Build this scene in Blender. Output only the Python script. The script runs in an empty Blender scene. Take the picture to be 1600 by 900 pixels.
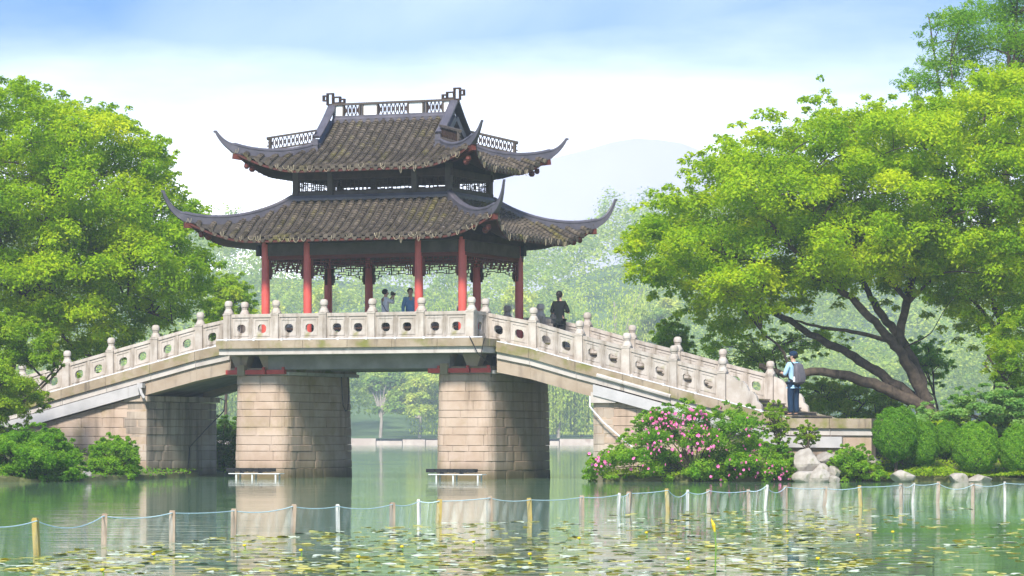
import bpy, bmesh, math, random
import numpy as np
from mathutils import Vector, Matrix
R = math.radians
random.seed(7)
RNG = np.random.default_rng(11)
scene = bpy.context.scene
COL = scene.collection

# ------------------------------------------------------------------ camera, sky, sun, exposure
F, YH, H, YC = 5300.0, 683.0, 1.2, 100.0        # focal length in pixels of a 1600 wide picture, horizon row, eye height, distance
cam = bpy.data.cameras.new('camera')
cam.sensor_width = 36.0
cam.lens = F / 1600 * 36
cam.shift_y = (YH - 450) / 1600
cam.clip_end = 9000
cam.clip_start = 0.5
co = bpy.data.objects.new('camera', cam)
COL.objects.link(co)
co.location = (0, -YC, H)
co.rotation_euler = (R(90), 0, 0)
scene.camera = co

SUN_EL, SUN_AZ = 44.0, 195.0       # azimuth clockwise from +Y: the sun stands behind the camera, to its left
w = bpy.data.worlds.new('World')
scene.world = w
w.use_nodes = True
nt = w.node_tree
for n in list(nt.nodes):
    nt.nodes.remove(n)
N = nt.nodes.new
L = nt.links.new
out = N('ShaderNodeOutputWorld')
bg = N('ShaderNodeBackground')
sky = N('ShaderNodeTexSky')
sky.sky_type = 'NISHITA'
sky.sun_disc = False
sky.sun_elevation = R(SUN_EL)
sky.sun_rotation = R(SUN_AZ)
sky.air_density = 1.3
sky.dust_density = 0.6
sky.ozone_density = 2.5
tc = N('ShaderNodeTexCoord')
sep = N('ShaderNodeSeparateXYZ')
L(tc.outputs['Generated'], sep.inputs[0])
mpz = N('ShaderNodeMapping')
mpz.inputs['Scale'].default_value = (1, 1, 7.0)
L(tc.outputs['Generated'], mpz.inputs[0])
nrm = N('ShaderNodeVectorMath')
nrm.operation = 'NORMALIZE'
L(mpz.outputs[0], nrm.inputs[0])
L(nrm.outputs[0], sky.inputs['Vector'])
# thin bright cloud: a bank low over the hills that thins out upwards, wisps and added fill cirrus above
mp = N('ShaderNodeMapping')
mp.inputs['Scale'].default_value = (5.0, 5.0, 22.0)
L(tc.outputs['Generated'], mp.inputs[0])
nz = N('ShaderNodeTexNoise')
nz.inputs['Scale'].default_value = 1.6
nz.inputs['Detail'].default_value = 6
nz.inputs['Roughness'].default_value = 0.55
L(mp.outputs[0], nz.inputs['Vector'])
mr = N('ShaderNodeMapRange')
mr.interpolation_type = 'SMOOTHSTEP'
mr.inputs['From Min'].default_value = 0.050
mr.inputs['From Max'].default_value = 0.138
mr.inputs['To Min'].default_value = 1.0
mr.inputs['To Max'].default_value = 0.0
add = N('ShaderNodeMath')
add.operation = 'MULTIPLY_ADD'
add.inputs[1].default_value = 0.050
L(nz.outputs['Fac'], add.inputs[0])
L(sep.outputs['Z'], add.inputs[2])
sub = N('ShaderNodeMath')
sub.operation = 'SUBTRACT'
sub.inputs[1].default_value = 0.025
L(add.outputs[0], sub.inputs[0])
L(sub.outputs[0], mr.inputs['Value'])
mix = N('ShaderNodeMix')
mix.data_type = 'RGBA'
mix.inputs['B'].default_value = (8.0, 8.0, 8.5, 1)
nz2 = N('ShaderNodeTexNoise')
nz2.inputs['Scale'].default_value = 1.6
nz2.inputs['Detail'].default_value = 8
nz2.inputs['Distortion'].default_value = 0.6
mp2 = N('ShaderNodeMapping')
mp2.inputs['Scale'].default_value = (0.8, 0.8, 2.0)
mp2.inputs['Location'].default_value = (3.1, 0.4, 1.7)
L(tc.outputs['Generated'], mp2.inputs[0])
L(mp2.outputs[0], nz2.inputs['Vector'])
ci = N('ShaderNodeMapRange')  # cirrus cover added for white fill light, mostly out of view
ci.inputs['From Min'].default_value = 0.50
ci.inputs['From Max'].default_value = 0.76
ci.inputs['To Min'].default_value = 0.02
ci.inputs['To Max'].default_value = 0.62
L(nz2.outputs['Fac'], ci.inputs['Value'])
mxm = N('ShaderNodeMath')
mxm.operation = 'MAXIMUM'
L(mr.outputs[0], mxm.inputs[0])
L(ci.outputs[0], mxm.inputs[1])
L(mxm.outputs[0], mix.inputs['Factor'])
hsv = N('ShaderNodeHueSaturation')
hsv.inputs['Saturation'].default_value = 1.6
hsv.inputs['Value'].default_value = 0.85
L(sky.outputs[0], hsv.inputs['Color'])
L(hsv.outputs[0], mix.inputs['A'])
L(mix.outputs['Result'], bg.inputs['Color'])
bg.inputs['Strength'].default_value = 0.15
L(bg.outputs[0], out.inputs['Surface'])

sl = bpy.data.lights.new('sun', 'SUN')
sl.energy = 4.2
sl.angle = R(10.0)
sl.color = (1.0, 0.94, 0.85)
so = bpy.data.objects.new('sun', sl)
COL.objects.link(so)
az, el = R(SUN_AZ), R(SUN_EL)
sdir = Vector((math.sin(az) * math.cos(el), math.cos(az) * math.cos(el), math.sin(el)))
so.rotation_euler = sdir.to_track_quat('Z', 'Y').to_euler()
so.location = (-30, -60, 60)

vs = scene.view_settings
vs.view_transform = 'Standard'
vs.look = 'None'
vs.exposure = 1.1
vs.gamma = 1.0
scene.render.engine = 'CYCLES'
cy = scene.cycles
cy.use_denoising = True
cy.max_bounces = 6
cy.diffuse_bounces = 3
cy.glossy_bounces = 3
cy.transmission_bounces = 4
cy.transparent_max_bounces = 12
cy.volume_bounces = 1
cy.caustics_reflective = False
cy.caustics_refractive = False
cy.sample_clamp_indirect = 6.0

# ------------------------------------------------------------------ helpers
TH = R(23)
CX = -3.5
CU = (math.cos(TH), -math.sin(TH))
CV = (math.sin(TH), math.cos(TH))


def at(px, py, Y):
    """world point seen at a pixel of the 1600x900 photograph, at depth Y"""
    d = Y + YC
    return Vector(((px - 800) / F * d, Y, H + (YH - py) / F * d))


def b2w(u, v, z):
    return Vector((CX + CU[0] * u + CV[0] * v, CU[1] * u + CV[1] * v, z))


def inv(px, py, v):
    """bridge coordinates (u, z) of a pixel on the plane v = const"""
    k = (px - 800) / F
    bx, by = CX + CV[0] * v, CV[1] * v
    u = (k * (by + YC) - bx) / (CU[0] - k * CU[1])
    d = by + CU[1] * u + YC
    return u, H + (YH - py) * d / F


def link(name, data, mat=None, parent=None, loc=None, rz=0.0):
    o = bpy.data.objects.new(name, data)
    COL.objects.link(o)
    if mat is not None and data is not None and len(data.materials) == 0:
        data.materials.append(mat)
    if parent is not None:
        o.parent = parent
    if loc is not None:
        o.location = loc
    if rz:
        o.rotation_euler = (0, 0, rz)
    return o


def tag(o, label=None, cat=None, group=None, kind=None):
    for k, v in (('label', label), ('category', cat), ('group', group), ('kind', kind)):
        if v:
            o[k] = v
    return o


def thing(name, label, cat, loc=(0, 0, 0), rz=0.0, group=None):
    return tag(link(name, None, loc=loc, rz=rz), label, cat, group)


class MB:
    def __init__(s):
        s.v = []
        s.f = []
        s.sm = False

    def add(s, vs_, fs):
        b = len(s.v)
        s.v += [tuple(p) for p in vs_]
        s.f += [tuple(i + b for i in f) for f in fs]

    def box(s, x0, x1, y0, y1, z0, z1, M=None):
        vs_ = [Vector((x, y, z)) for z in (z0, z1) for y in (y0, y1) for x in (x0, x1)]
        if M is not None:
            vs_ = [M @ p for p in vs_]
        s.add(vs_, [(0, 2, 3, 1), (4, 5, 7, 6), (0, 1, 5, 4), (2, 6, 7, 3), (0, 4, 6, 2), (1, 3, 7, 5)])

    def bar(s, a, b, wd, ht, up=(0, 0, 1)):
        """box bar from a to b, wd across, ht along up"""
        a, b, up = Vector(a), Vector(b), Vector(up)
        t = (b - a).normalized()
        sd = t.cross(up)
        if sd.length < 1e-5:
            sd = t.cross(Vector((1, 0, 0)))
        sd.normalize()
        n = sd.cross(t).normalized()
        vs_ = []
        for p in (a, b):
            for i, j in ((-1, -1), (1, -1), (1, 1), (-1, 1)):
                vs_.append(p + sd * (i * wd / 2) + n * (j * ht / 2))
        s.add(vs_, [(3, 2, 1, 0), (4, 5, 6, 7), (0, 1, 5, 4), (1, 2, 6, 5), (2, 3, 7, 6), (3, 0, 4, 7)])

    def tube(s, pts, rad, n=6, cap=True):
        pts = [Vector(p) for p in pts]
        m = len(pts)
        if not hasattr(rad, '__len__'):
            rad = [rad] * m
        rings = []
        ref = Vector((0.13, 0.27, 1)).normalized()
        for i, p in enumerate(pts):
            t = (pts[min(i + 1, m - 1)] - pts[max(i - 1, 0)])
            if t.length < 1e-9:
                t = Vector((0, 0, 1))
            t.normalize()
            if abs(t.dot(ref)) > 0.95:
                ref = Vector((1, 0.1, 0.05)).normalized()
            a = t.cross(ref).normalized()
            b = a.cross(t)
            rings.append([p + (a * math.cos(2 * math.pi * k / n) + b * math.sin(2 * math.pi * k / n)) * rad[i] for k in range(n)])
        vs_ = [q for r in rings for q in r]
        fs = []
        for i in range(m - 1):
            for k in range(n):
                k2 = (k + 1) % n
                fs.append((i * n + k, i * n + k2, (i + 1) * n + k2, (i + 1) * n + k))
        if cap:
            fs.append(tuple(range(n - 1, -1, -1)))
            fs.append(tuple((m - 1) * n + k for k in range(n)))
        s.add(vs_, fs)

    def lathe(s, prof, cx=0, cy_=0, n=12, sq=0.0):
        vs_ = []
        for r, z in prof:
            for k in range(n):
                a = 2 * math.pi * (k + .5) / n
                vs_.append((cx + r * math.cos(a), cy_ + r * math.sin(a), z))
        m = len(prof)
        fs = [(i * n + k, i * n + (k + 1) % n, (i + 1) * n + (k + 1) % n, (i + 1) * n + k) for i in range(m - 1) for k in range(n)]
        fs.append(tuple(range(n - 1, -1, -1)))
        fs.append(tuple((m - 1) * n + k for k in range(n)))
        s.add(vs_, fs)

    def sweep(s, pts, prof, ups=None, scale=None, cap=True):
        """sweep closed profile [(side, up)] along pts"""
        pts = [Vector(p) for p in pts]
        m, n = len(pts), len(prof)
        vs_ = []
        for i, p in enumerate(pts):
            t = (pts[min(i + 1, m - 1)] - pts[max(i - 1, 0)]).normalized()
            up = Vector(ups[i]) if ups else Vector((0, 0, 1))
            sd = t.cross(up).normalized()
            nn = sd.cross(t).normalized()
            k = scale[i] if scale else 1.0
            for a, b in prof:
                vs_.append(p + sd * a * k + nn * b * k)
        fs = [(i * n + j, i * n + (j + 1) % n, (i + 1) * n + (j + 1) % n, (i + 1) * n + j) for i in range(m - 1) for j in range(n)]
        if cap:
            fs.append(tuple(range(n - 1, -1, -1)))
            fs.append(tuple((m - 1) * n + k for k in range(n)))
        s.add(vs_, fs)

    def mesh(s, name='m', smooth=False, fix=True):
        me = bpy.data.meshes.new(name)
        me.from_pydata(s.v, [], s.f)
        if fix:
            bm = bmesh.new()
            bm.from_mesh(me)
            bmesh.ops.recalc_face_normals(bm, faces=bm.faces)
            bm.to_mesh(me)
            bm.free()
        if smooth:
            me.polygons.foreach_set('use_smooth', [True] * len(me.polygons))
            try:
                me.set_sharp_from_angle(angle=R(40))
            except Exception:
                pass
        me.update()
        return me

    def build(s, name, mat, parent=None, smooth=False, fix=True, **k):
        return link(name, s.mesh(name, smooth, fix), mat, parent, **k)


# ------------------------------------------------------------------ materials
MATS = {}


def new_mat(name):
    m = bpy.data.materials.new(name)
    m.use_nodes = True
    t = m.node_tree
    p = t.nodes['Principled BSDF']
    MATS[name] = m
    return m, t, p


def proc(name, c1, c2, scale=4.0, rough=0.8, bump=0.0, bscale=None, rnd=0.0, streak=None, moss=None, spots=None, spec=0.2, coord='Object', attr=None, low=None):
    """two-tone noise colour + optional vertical streak stains, moss patches, per-object brightness, bump"""
    m, t, p = new_mat(name)
    Nn, Ll = t.nodes.new, t.links.new
    tc_ = Nn('ShaderNodeTexCoord')
    co_ = tc_.outputs[coord]

    def noise(sc, det=5, vec=None, mapscale=None):
        n_ = Nn('ShaderNodeTexNoise')
        n_.inputs['Scale'].default_value = sc
        n_.inputs['Detail'].default_value = det
        n_.inputs['Roughness'].default_value = 0.6
        v_ = co_
        if mapscale:
            mp_ = Nn('ShaderNodeMapping')
            mp_.inputs['Scale'].default_value = mapscale
            Ll(co_, mp_.inputs[0])
            v_ = mp_.outputs[0]
        Ll(v_, n_.inputs['Vector'])
        return n_.outputs['Fac']

    def ramp(fac, a, b):
        r_ = Nn('ShaderNodeMapRange')
        r_.inputs['From Min'].default_value = a
        r_.inputs['From Max'].default_value = b
        r_.interpolation_type = 'SMOOTHSTEP'
        Ll(fac, r_.inputs['Value'])
        return r_.outputs[0]

    def mixc(fac, a, b, mode='MIX'):
        x = Nn('ShaderNodeMix')
        x.data_type = 'RGBA'
        x.blend_type = mode
        if hasattr(fac, 'links'):
            Ll(fac, x.inputs['Factor'])
        else:
            x.inputs['Factor'].default_value = fac
        for s_, v_ in (('A', a), ('B', b)):
            if hasattr(v_, 'links'):
                Ll(v_, x.inputs[s_])
            else:
                x.inputs[s_].default_value = (*v_, 1)
        return x.outputs['Result']
    c = mixc(ramp(noise(scale), 0.32, 0.68), c1, c2)
    if spots:
        col, sc, amt = spots
        c = mixc(ramp(noise(sc, 3), 1 - amt, 1 - amt + 0.08), c, col)
    if streak:
        col, lo, hi = streak[:3]
        ms = streak[3] if len(streak) > 3 else (3.0, 3.0, 0.35)
        c = mixc(ramp(noise(1.0, 6, mapscale=ms), lo, hi), c, col)
    if moss:
        col, sc, lo, hi = moss
        c = mixc(ramp(noise(sc, 6), lo, hi), c, col)
    if low:
        col, z0, z1 = low
        sx = Nn('ShaderNodeSeparateXYZ')
        Ll(co_, sx.inputs[0])
        ad = Nn('ShaderNodeMath')
        ad.operation = 'MULTIPLY_ADD'
        ad.inputs[1].default_value = -0.55
        Ll(noise(1.0, 6, mapscale=(2.5, 2.5, .6)), ad.inputs[0])
        Ll(sx.outputs['Z'], ad.inputs[2])
        c = mixc(ramp(ad.outputs[0], z1 - .27, z0 - .27), c, col)
    if attr:
        at_ = Nn('ShaderNodeAttribute')
        at_.attribute_name = attr
        mm = Nn('ShaderNodeMapRange')
        mm.inputs['To Min'].default_value = 0.68
        mm.inputs['To Max'].default_value = 1.4
        Ll(at_.outputs['Fac'], mm.inputs['Value'])
        hs = Nn('ShaderNodeHueSaturation')
        Ll(mm.outputs[0], hs.inputs['Value'])
        Ll(c, hs.inputs['Color'])
        c = hs.outputs[0]
    if rnd:
        oi = Nn('ShaderNodeObjectInfo')
        mm = Nn('ShaderNodeMapRange')
        mm.inputs['To Min'].default_value = 1 - rnd
        mm.inputs['To Max'].default_value = 1 + rnd
        Ll(oi.outputs['Random'], mm.inputs['Value'])
        hs = Nn('ShaderNodeHueSaturation')
        Ll(mm.outputs[0], hs.inputs['Value'])
        Ll(c, hs.inputs['Color'])
        c = hs.outputs[0]
    Ll(c, p.inputs['Base Color'])
    p.inputs['Roughness'].default_value = rough
    p.inputs['Specular IOR Level'].default_value = spec
    if bump:
        b = Nn('ShaderNodeBump')
        b.inputs['Strength'].default_value = 0.8
        b.inputs['Distance'].default_value = bump
        Ll(noise(bscale or scale * 6, 6), b.inputs['Height'])
        Ll(b.outputs[0], p.inputs['Normal'])
    return m


def leaf_mat(name, lo, mid, hi, trans=0.5, rough=0.55):
    m, t, p = new_mat(name)
    Nn, Ll = t.nodes.new, t.links.new
    a = Nn('ShaderNodeAttribute')
    a.attribute_name = 'tint'
    r_ = Nn('ShaderNodeValToRGB')
    e = r_.color_ramp.elements
    e[0].position, e[0].color = 0.0, (*lo, 1)
    e[1].position, e[1].color = 1.0, (*hi, 1)
    k = e.new(0.5)
    k.color = (*mid, 1)
    Ll(a.outputs['Fac'], r_.inputs[0])
    Ll(r_.outputs[0], p.inputs['Base Color'])
    p.inputs['Roughness'].default_value = rough
    p.inputs['Specular IOR Level'].default_value = 0.10
    tr = Nn('ShaderNodeBsdfTranslucent')
    g = Nn('ShaderNodeMix')
    g.data_type = 'RGBA'
    g.blend_type = 'MULTIPLY'
    g.inputs['Factor'].default_value = 1.0
    g.inputs['B'].default_value = (1.9, 1.7, 0.7, 1)
    Ll(r_.outputs[0], g.inputs['A'])
    Ll(g.outputs['Result'], tr.inputs['Color'])
    mx = Nn('ShaderNodeMixShader')
    mx.inputs[0].default_value = trans
    Ll(p.outputs[0], mx.inputs[1])
    Ll(tr.outputs[0], mx.inputs[2])
    Ll(mx.outputs[0], t.nodes['Material Output'].inputs['Surface'])
    return m


m_rail = proc('balustrade_stone', (0.325, 0.28, 0.235), (0.43, 0.39, 0.35), 2.2, 0.85, 0.004, 30, rnd=0.10,
              streak=((0.14, 0.11, 0.08), 0.48, 0.78, (5, 5, 0.8)), moss=((0.23, 0.21, 0.10), 1.7, 0.58, 0.78))
m_pier = proc('pier_stone', (0.325, 0.238, 0.175), (0.40, 0.31, 0.245), 1.3, 0.85, 0.006, 22, rnd=0.07,
              streak=((0.16, 0.12, 0.085), 0.50, 0.80, (2.2, 2.2, 0.25)), moss=((0.25, 0.19, 0.10), 0.9, 0.52, 0.75), low=((0.12, 0.095, 0.05), 0.0, 0.55))
m_abut = proc('stained_stone', (0.31, 0.25, 0.195), (0.38, 0.32, 0.26), 1.5, 0.88, 0.006, 22, rnd=0.12,
              streak=((0.11, 0.092, 0.075), 0.46, 0.72, (2.6, 2.6, 0.22)), low=((0.10, 0.085, 0.05), 0.0, 0.5))
m_mortar = proc('mortar', (0.25, 0.19, 0.14), (0.20, 0.15, 0.105), 6)
m_coping = proc('coping_stone', (0.22, 0.17, 0.11), (0.30, 0.245, 0.18), 2.0, 0.9, 0.006, 25, rnd=0.10,
                streak=((0.10, 0.08, 0.06), 0.55, 0.75, (3, 3, 0.6)), moss=((0.15, 0.15, 0.04), 1.2, 0.48, 0.66))
m_conc = proc('pale_concrete', (0.34, 0.305, 0.275), (0.43, 0.395, 0.36), 2.0, 0.85, 0.004, 25, rnd=0.05,
              streak=((0.17, 0.14, 0.11), 0.56, 0.74, (3, 3, 0.5)))
m_girder = proc('girder_concrete', (0.26, 0.20, 0.145), (0.32, 0.26, 0.20), 1.5, 0.85, 0.004, 20,
                streak=((0.15, 0.12, 0.10), 0.54, 0.76))
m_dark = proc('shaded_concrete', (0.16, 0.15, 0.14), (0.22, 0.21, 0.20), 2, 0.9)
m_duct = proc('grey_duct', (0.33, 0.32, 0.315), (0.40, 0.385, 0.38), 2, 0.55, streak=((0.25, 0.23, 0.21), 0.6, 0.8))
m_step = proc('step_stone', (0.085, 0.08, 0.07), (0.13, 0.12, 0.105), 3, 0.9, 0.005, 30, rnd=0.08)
m_red = proc('red_lacquer', (0.42, 0.058, 0.044), (0.50, 0.078, 0.058), 2.5, 0.42, rnd=0.06, streak=((0.17, 0.03, 0.025), 0.58, 0.8), spec=0.5)
m_redbeam = proc('red_steel', (0.42, 0.06, 0.05), (0.33, 0.05, 0.04), 5, 0.55, streak=((0.12, 0.05, 0.04), 0.6, 0.75))
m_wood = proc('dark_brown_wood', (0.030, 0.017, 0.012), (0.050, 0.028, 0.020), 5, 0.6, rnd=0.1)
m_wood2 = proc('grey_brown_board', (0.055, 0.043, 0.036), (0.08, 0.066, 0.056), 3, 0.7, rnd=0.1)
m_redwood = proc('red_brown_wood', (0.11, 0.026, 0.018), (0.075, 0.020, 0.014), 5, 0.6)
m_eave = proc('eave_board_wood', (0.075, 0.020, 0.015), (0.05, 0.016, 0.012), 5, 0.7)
m_tile = proc('clay_roof_tile', (0.050, 0.039, 0.029), (0.094, 0.077, 0.059), 5.0, 0.78, 0.004, 40, rnd=0.08,
              moss=((0.098, 0.085, 0.024), 1.1, 0.52, 0.72), spots=((0.24, 0.25, 0.29), 9.0, 0.30), attr='tint')
m_pan = proc('pan_tile', (0.035, 0.030, 0.026), (0.055, 0.047, 0.038), 6, 0.9)
m_ridge = proc('ridge_slate', (0.050, 0.046, 0.058), (0.080, 0.073, 0.088), 2.5, 0.5, 0.002, 25, spec=0.5, streak=((0.045, 0.042, 0.045), 0.6, 0.8))
m_plaster = proc('white_plaster', (0.72, 0.72, 0.69), (0.80, 0.80, 0.78), 3, 0.8)
m_black = proc('black_plastic', (0.015, 0.015, 0.016), (0.022, 0.022, 0.024), 5, 0.45)
m_white = proc('white_painted_metal', (0.50, 0.51, 0.52), (0.58, 0.59, 0.60), 5, 0.5)
m_cable = proc('cable_fibre', (0.42, 0.36, 0.24), (0.30, 0.25, 0.17), 5, 0.7)
m_bark = proc('bark', (0.055, 0.042, 0.032), (0.110, 0.082, 0.060), 6, 0.9, 0.02, 14, streak=((0.03, 0.024, 0.02), 0.55, 0.7, (7, 7, 2)))
m_rock = proc('boulder_stone', (0.22, 0.195, 0.165), (0.34, 0.31, 0.27), 2.5, 0.9, 0.03, 8, rnd=0.12, moss=((0.12, 0.13, 0.05), 1.8, 0.58, 0.72))
m_soil = proc('bank_soil', (0.06, 0.07, 0.025), (0.12, 0.12, 0.05), 1.2, 0.95, 0.05, 4)
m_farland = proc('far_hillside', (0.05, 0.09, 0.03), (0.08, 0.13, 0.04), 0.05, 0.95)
m_mount = proc('haze_tinted_slope', (0.26, 0.26, 0.34), (0.29, 0.29, 0.37), 0.01, 0.95)  # pale lavender tint puts distance haze into the slope colour
m_bankwall = proc('embankment_stone', (0.34, 0.265, 0.225), (0.44, 0.37, 0.32), 0.4, 0.9, streak=((0.3, 0.22, 0.18), 0.55, 0.7, (0.7, 0.7, 0.7)))

m_leaf_a = leaf_mat('camphor_leaf', (0.100, 0.220, 0.003), (0.260, 0.410, 0.006), (0.470, 0.540, 0.016))
m_leaf_b = leaf_mat('deep_green_leaf', (0.050, 0.155, 0.010), (0.130, 0.290, 0.018), (0.260, 0.410, 0.030))
m_leaf_c = leaf_mat('bright_young_leaf', (0.110, 0.230, 0.008), (0.220, 0.350, 0.014), (0.380, 0.450, 0.025))
m_leaf_d = leaf_mat('dark_tree_leaf', (0.030, 0.095, 0.014), (0.070, 0.170, 0.024), (0.130, 0.250, 0.035), 0.35)
m_leaf_e = leaf_mat('pale_maple_leaf', (0.090, 0.220, 0.040), (0.170, 0.320, 0.075), (0.300, 0.430, 0.130))
m_leaf_far = leaf_mat('far_tree_leaf', (0.110, 0.210, 0.030), (0.270, 0.370, 0.050), (0.470, 0.510, 0.085), 0.4)
m_petal = proc('pink_petal', (0.72, 0.12, 0.36), (0.80, 0.26, 0.48), 9, 0.6, rnd=0.15)

# ------------------------------------------------------------------ setting: water, banks, far shore
m_water, t, p = new_mat('lake_water')
Nn, Ll = t.nodes.new, t.links.new
p.inputs['Base Color'].default_value = (0.14, 0.24, 0.13, 1)
p.inputs['Roughness'].default_value = 0.025
p.inputs['IOR'].default_value = 1.33
tc_ = Nn('ShaderNodeTexCoord')


def wnoise(scale, ms, det):
    mp_ = Nn('ShaderNodeMapping')
    mp_.inputs['Scale'].default_value = ms
    Ll(tc_.outputs['Object'], mp_.inputs[0])
    n_ = Nn('ShaderNodeTexNoise')
    n_.inputs['Scale'].default_value = scale
    n_.inputs['Detail'].default_value = det
    Ll(mp_.outputs[0], n_.inputs['Vector'])
    return n_.outputs['Fac']


n1 = wnoise(1.0, (0.55, 1.5, 1), 3)
n2 = wnoise(0.09, (0.5, 1.2, 1), 2)       # gusts: calm and ruffled patches
gm = Nn('ShaderNodeMapRange')
gm.inputs['From Min'].default_value = 0.35
gm.inputs['From Max'].default_value = 0.70
gm.inputs['To Min'].default_value = 0.25
gm.inputs['To Max'].default_value = 1.5
Ll(n2, gm.inputs['Value'])
mu = Nn('ShaderNodeMath')
mu.operation = 'MULTIPLY'
Ll(n1, mu.inputs[0])
Ll(gm.outputs[0], mu.inputs[1])
b = Nn('ShaderNodeBump')
b.inputs['Strength'].default_value = 1.0
b.inputs['Distance'].default_value = 0.014
Ll(mu.outputs[0], b.inputs['Height'])
Ll(b.outputs[0], p.inputs['Normal'])

mb = MB()
mb.add([(-900, -160, 0), (900, -160, 0), (900, 520, 0), (-900, 520, 0)], [(0, 1, 2, 3)])
tag(mb.build('lake_water', m_water, fix=False), kind='structure')
mb = MB()
mb.add([(-2600, -200, -2.0), (2600, -200, -2.0), (2600, 2600, -2.0), (-2600, 2600, -2.0)], [(0, 1, 2, 3)])
tag(mb.build('ground', m_soil, fix=False), kind='structure')


def sstep(x):
    x = np.clip(x, 0, 1)
    return x * x * (3 - 2 * x)


def h_right(x, y):
    xr = np.interp(y, [-12, -8.5, -4, 0, 6, 15, 30, 60], [3.6, 2.2, 3.2, 5.0, 7.0, 12.0, 22.0, 45.0])
    d = np.minimum(x - xr, y + 9.3)
    return np.where(d > 0, 0.12 + 1.36 * sstep(d / 5.5), -0.6 + 0 * x) - 0.5 * (d <= 0)


def h_left(x, y):
    xs = np.interp(y, [-16, -11, -8, -3, 3, 8, 20, 38, 60], [-26.0, -14.5, -11.6, -10.2, -9.6, -8.4, -9.0, -9.5, -26.0])
    d = xs - x
    return np.where(d > 0, 0.10 + 1.5 * sstep(d / 6.5), -1.1 + 0 * x)


def terrain(name, fn, x0, x1, y0, y1, nx, ny, mat):
    X, Y = np.meshgrid(np.linspace(x0, x1, nx), np.linspace(y0, y1, ny))
    Z = fn(X, Y) + 0.05 * np.sin(X * 3.1 + Y * 1.7) * np.sin(Y * 2.3)
    mb_ = MB()
    mb_.v = list(zip(X.ravel(), Y.ravel(), Z.ravel()))
    mb_.f = [(j * nx + i, j * nx + i + 1, (j + 1) * nx + i + 1, (j + 1) * nx + i) for j in range(ny - 1) for i in range(nx - 1)]
    return tag(mb_.build(name, mat, smooth=True, fix=False), kind='structure')


terrain('bank_right', h_right, 1.0, 46, -11, 60, 150, 180, m_soil)
terrain('bank_left', h_left, -46, -7.5, -18, 60, 130, 170, m_soil)

FAR = 430.0                                           # far shore


def h_far(x, y):
    base = 1.0 + 0.02 * np.maximum(y - FAR, 0)
    prof = np.interp(x, [-420, -150, -60, 0, 20, 60, 120, 240, 420], [26, 34, 33, 27, 34, 38, 33, 30, 24])
    hill = prof * sstep((y - FAR - 45) / 230.0)
    return base + hill + 2.0 * np.sin(x * 0.05) * np.sin(y * 0.031) * sstep((y - FAR - 40) / 80)


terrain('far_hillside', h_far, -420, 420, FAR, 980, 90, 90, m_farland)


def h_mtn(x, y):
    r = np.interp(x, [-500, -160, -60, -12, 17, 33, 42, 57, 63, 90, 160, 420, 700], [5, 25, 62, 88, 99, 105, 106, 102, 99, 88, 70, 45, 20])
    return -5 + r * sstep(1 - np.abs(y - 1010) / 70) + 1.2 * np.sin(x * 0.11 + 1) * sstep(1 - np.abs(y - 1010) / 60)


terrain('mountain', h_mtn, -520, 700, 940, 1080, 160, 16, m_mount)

mb = MB()
x = -300.0
while x < 300:
    wd = random.uniform(3, 6)
    mb.box(x, x + wd - 0.12, FAR - 1.2 + random.uniform(-.1, .1), FAR + 3, -0.5, 0.80 + random.uniform(-.3, .22))
    x += wd
tag(mb.build('embankment', m_bankwall), 'pale pinkish stone embankment running along the far shore of the lake', 'embankment')

# ------------------------------------------------------------------ the bridge
BR = thing('stone_bridge', 'arched beige stone bridge with carved balustrades crossing the lake on two piers', 'bridge', (CX, 0, 0), -TH)
ZR_U = [3.9, 5.34, 6.75, 8.17, 9.57, 11.0, 12.3, 13.0, 16, 40]
ZR_Z = [3.98, 3.70, 3.31, 2.95, 2.58, 2.22, 1.88, 1.72, 1.70, 1.70]
ZL_U = [3.85, 5.33, 6.83, 8.33, 9.85, 11.4, 13.5, 40]
ZL_Z = [4.0, 3.72, 3.36, 3.00, 2.63, 2.25, 1.75, 1.70]


def zb(u):
    if u >= 0:
        return float(np.interp(u, ZR_U, ZR_Z))
    return float(np.interp(-u, ZL_U, ZL_Z))


# posts
def post_mesh():
    mb_ = MB()
    hw = 0.118
    mb_.box(-hw, hw, -hw, hw, -0.12, 0.74)
    mb_.box(-hw - .012, hw + .012, -hw - .012, hw + .012, 0.742, 0.79)
    mb_.lathe([(0.15, 0.792), (0.145, 0.83), (0.105, 0.90), (0.088, 0.945), (0.10, 0.955), (0.10, 0.975), (0.085, 0.985)], n=8)
    mb_.lathe([(0.08, 0.986), (0.112, 1.005), (0.122, 1.05), (0.118, 1.10), (0.10, 1.145), (0.06, 1.17), (0.0, 1.175)], n=12)
    me = mb_.mesh('balustrade_post', smooth=True)
    me.materials.append(m_rail)
    return me


PM = post_mesh()


def post(u, v, z):
    o = link('balustrade_post', PM, None, BR, (u, v, z))
    o.rotation_euler = (random.uniform(-.006, .006), random.uniform(-.006, .006), random.choice((0, 1, 2, 3)) * math.pi / 2)
    return o


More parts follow.
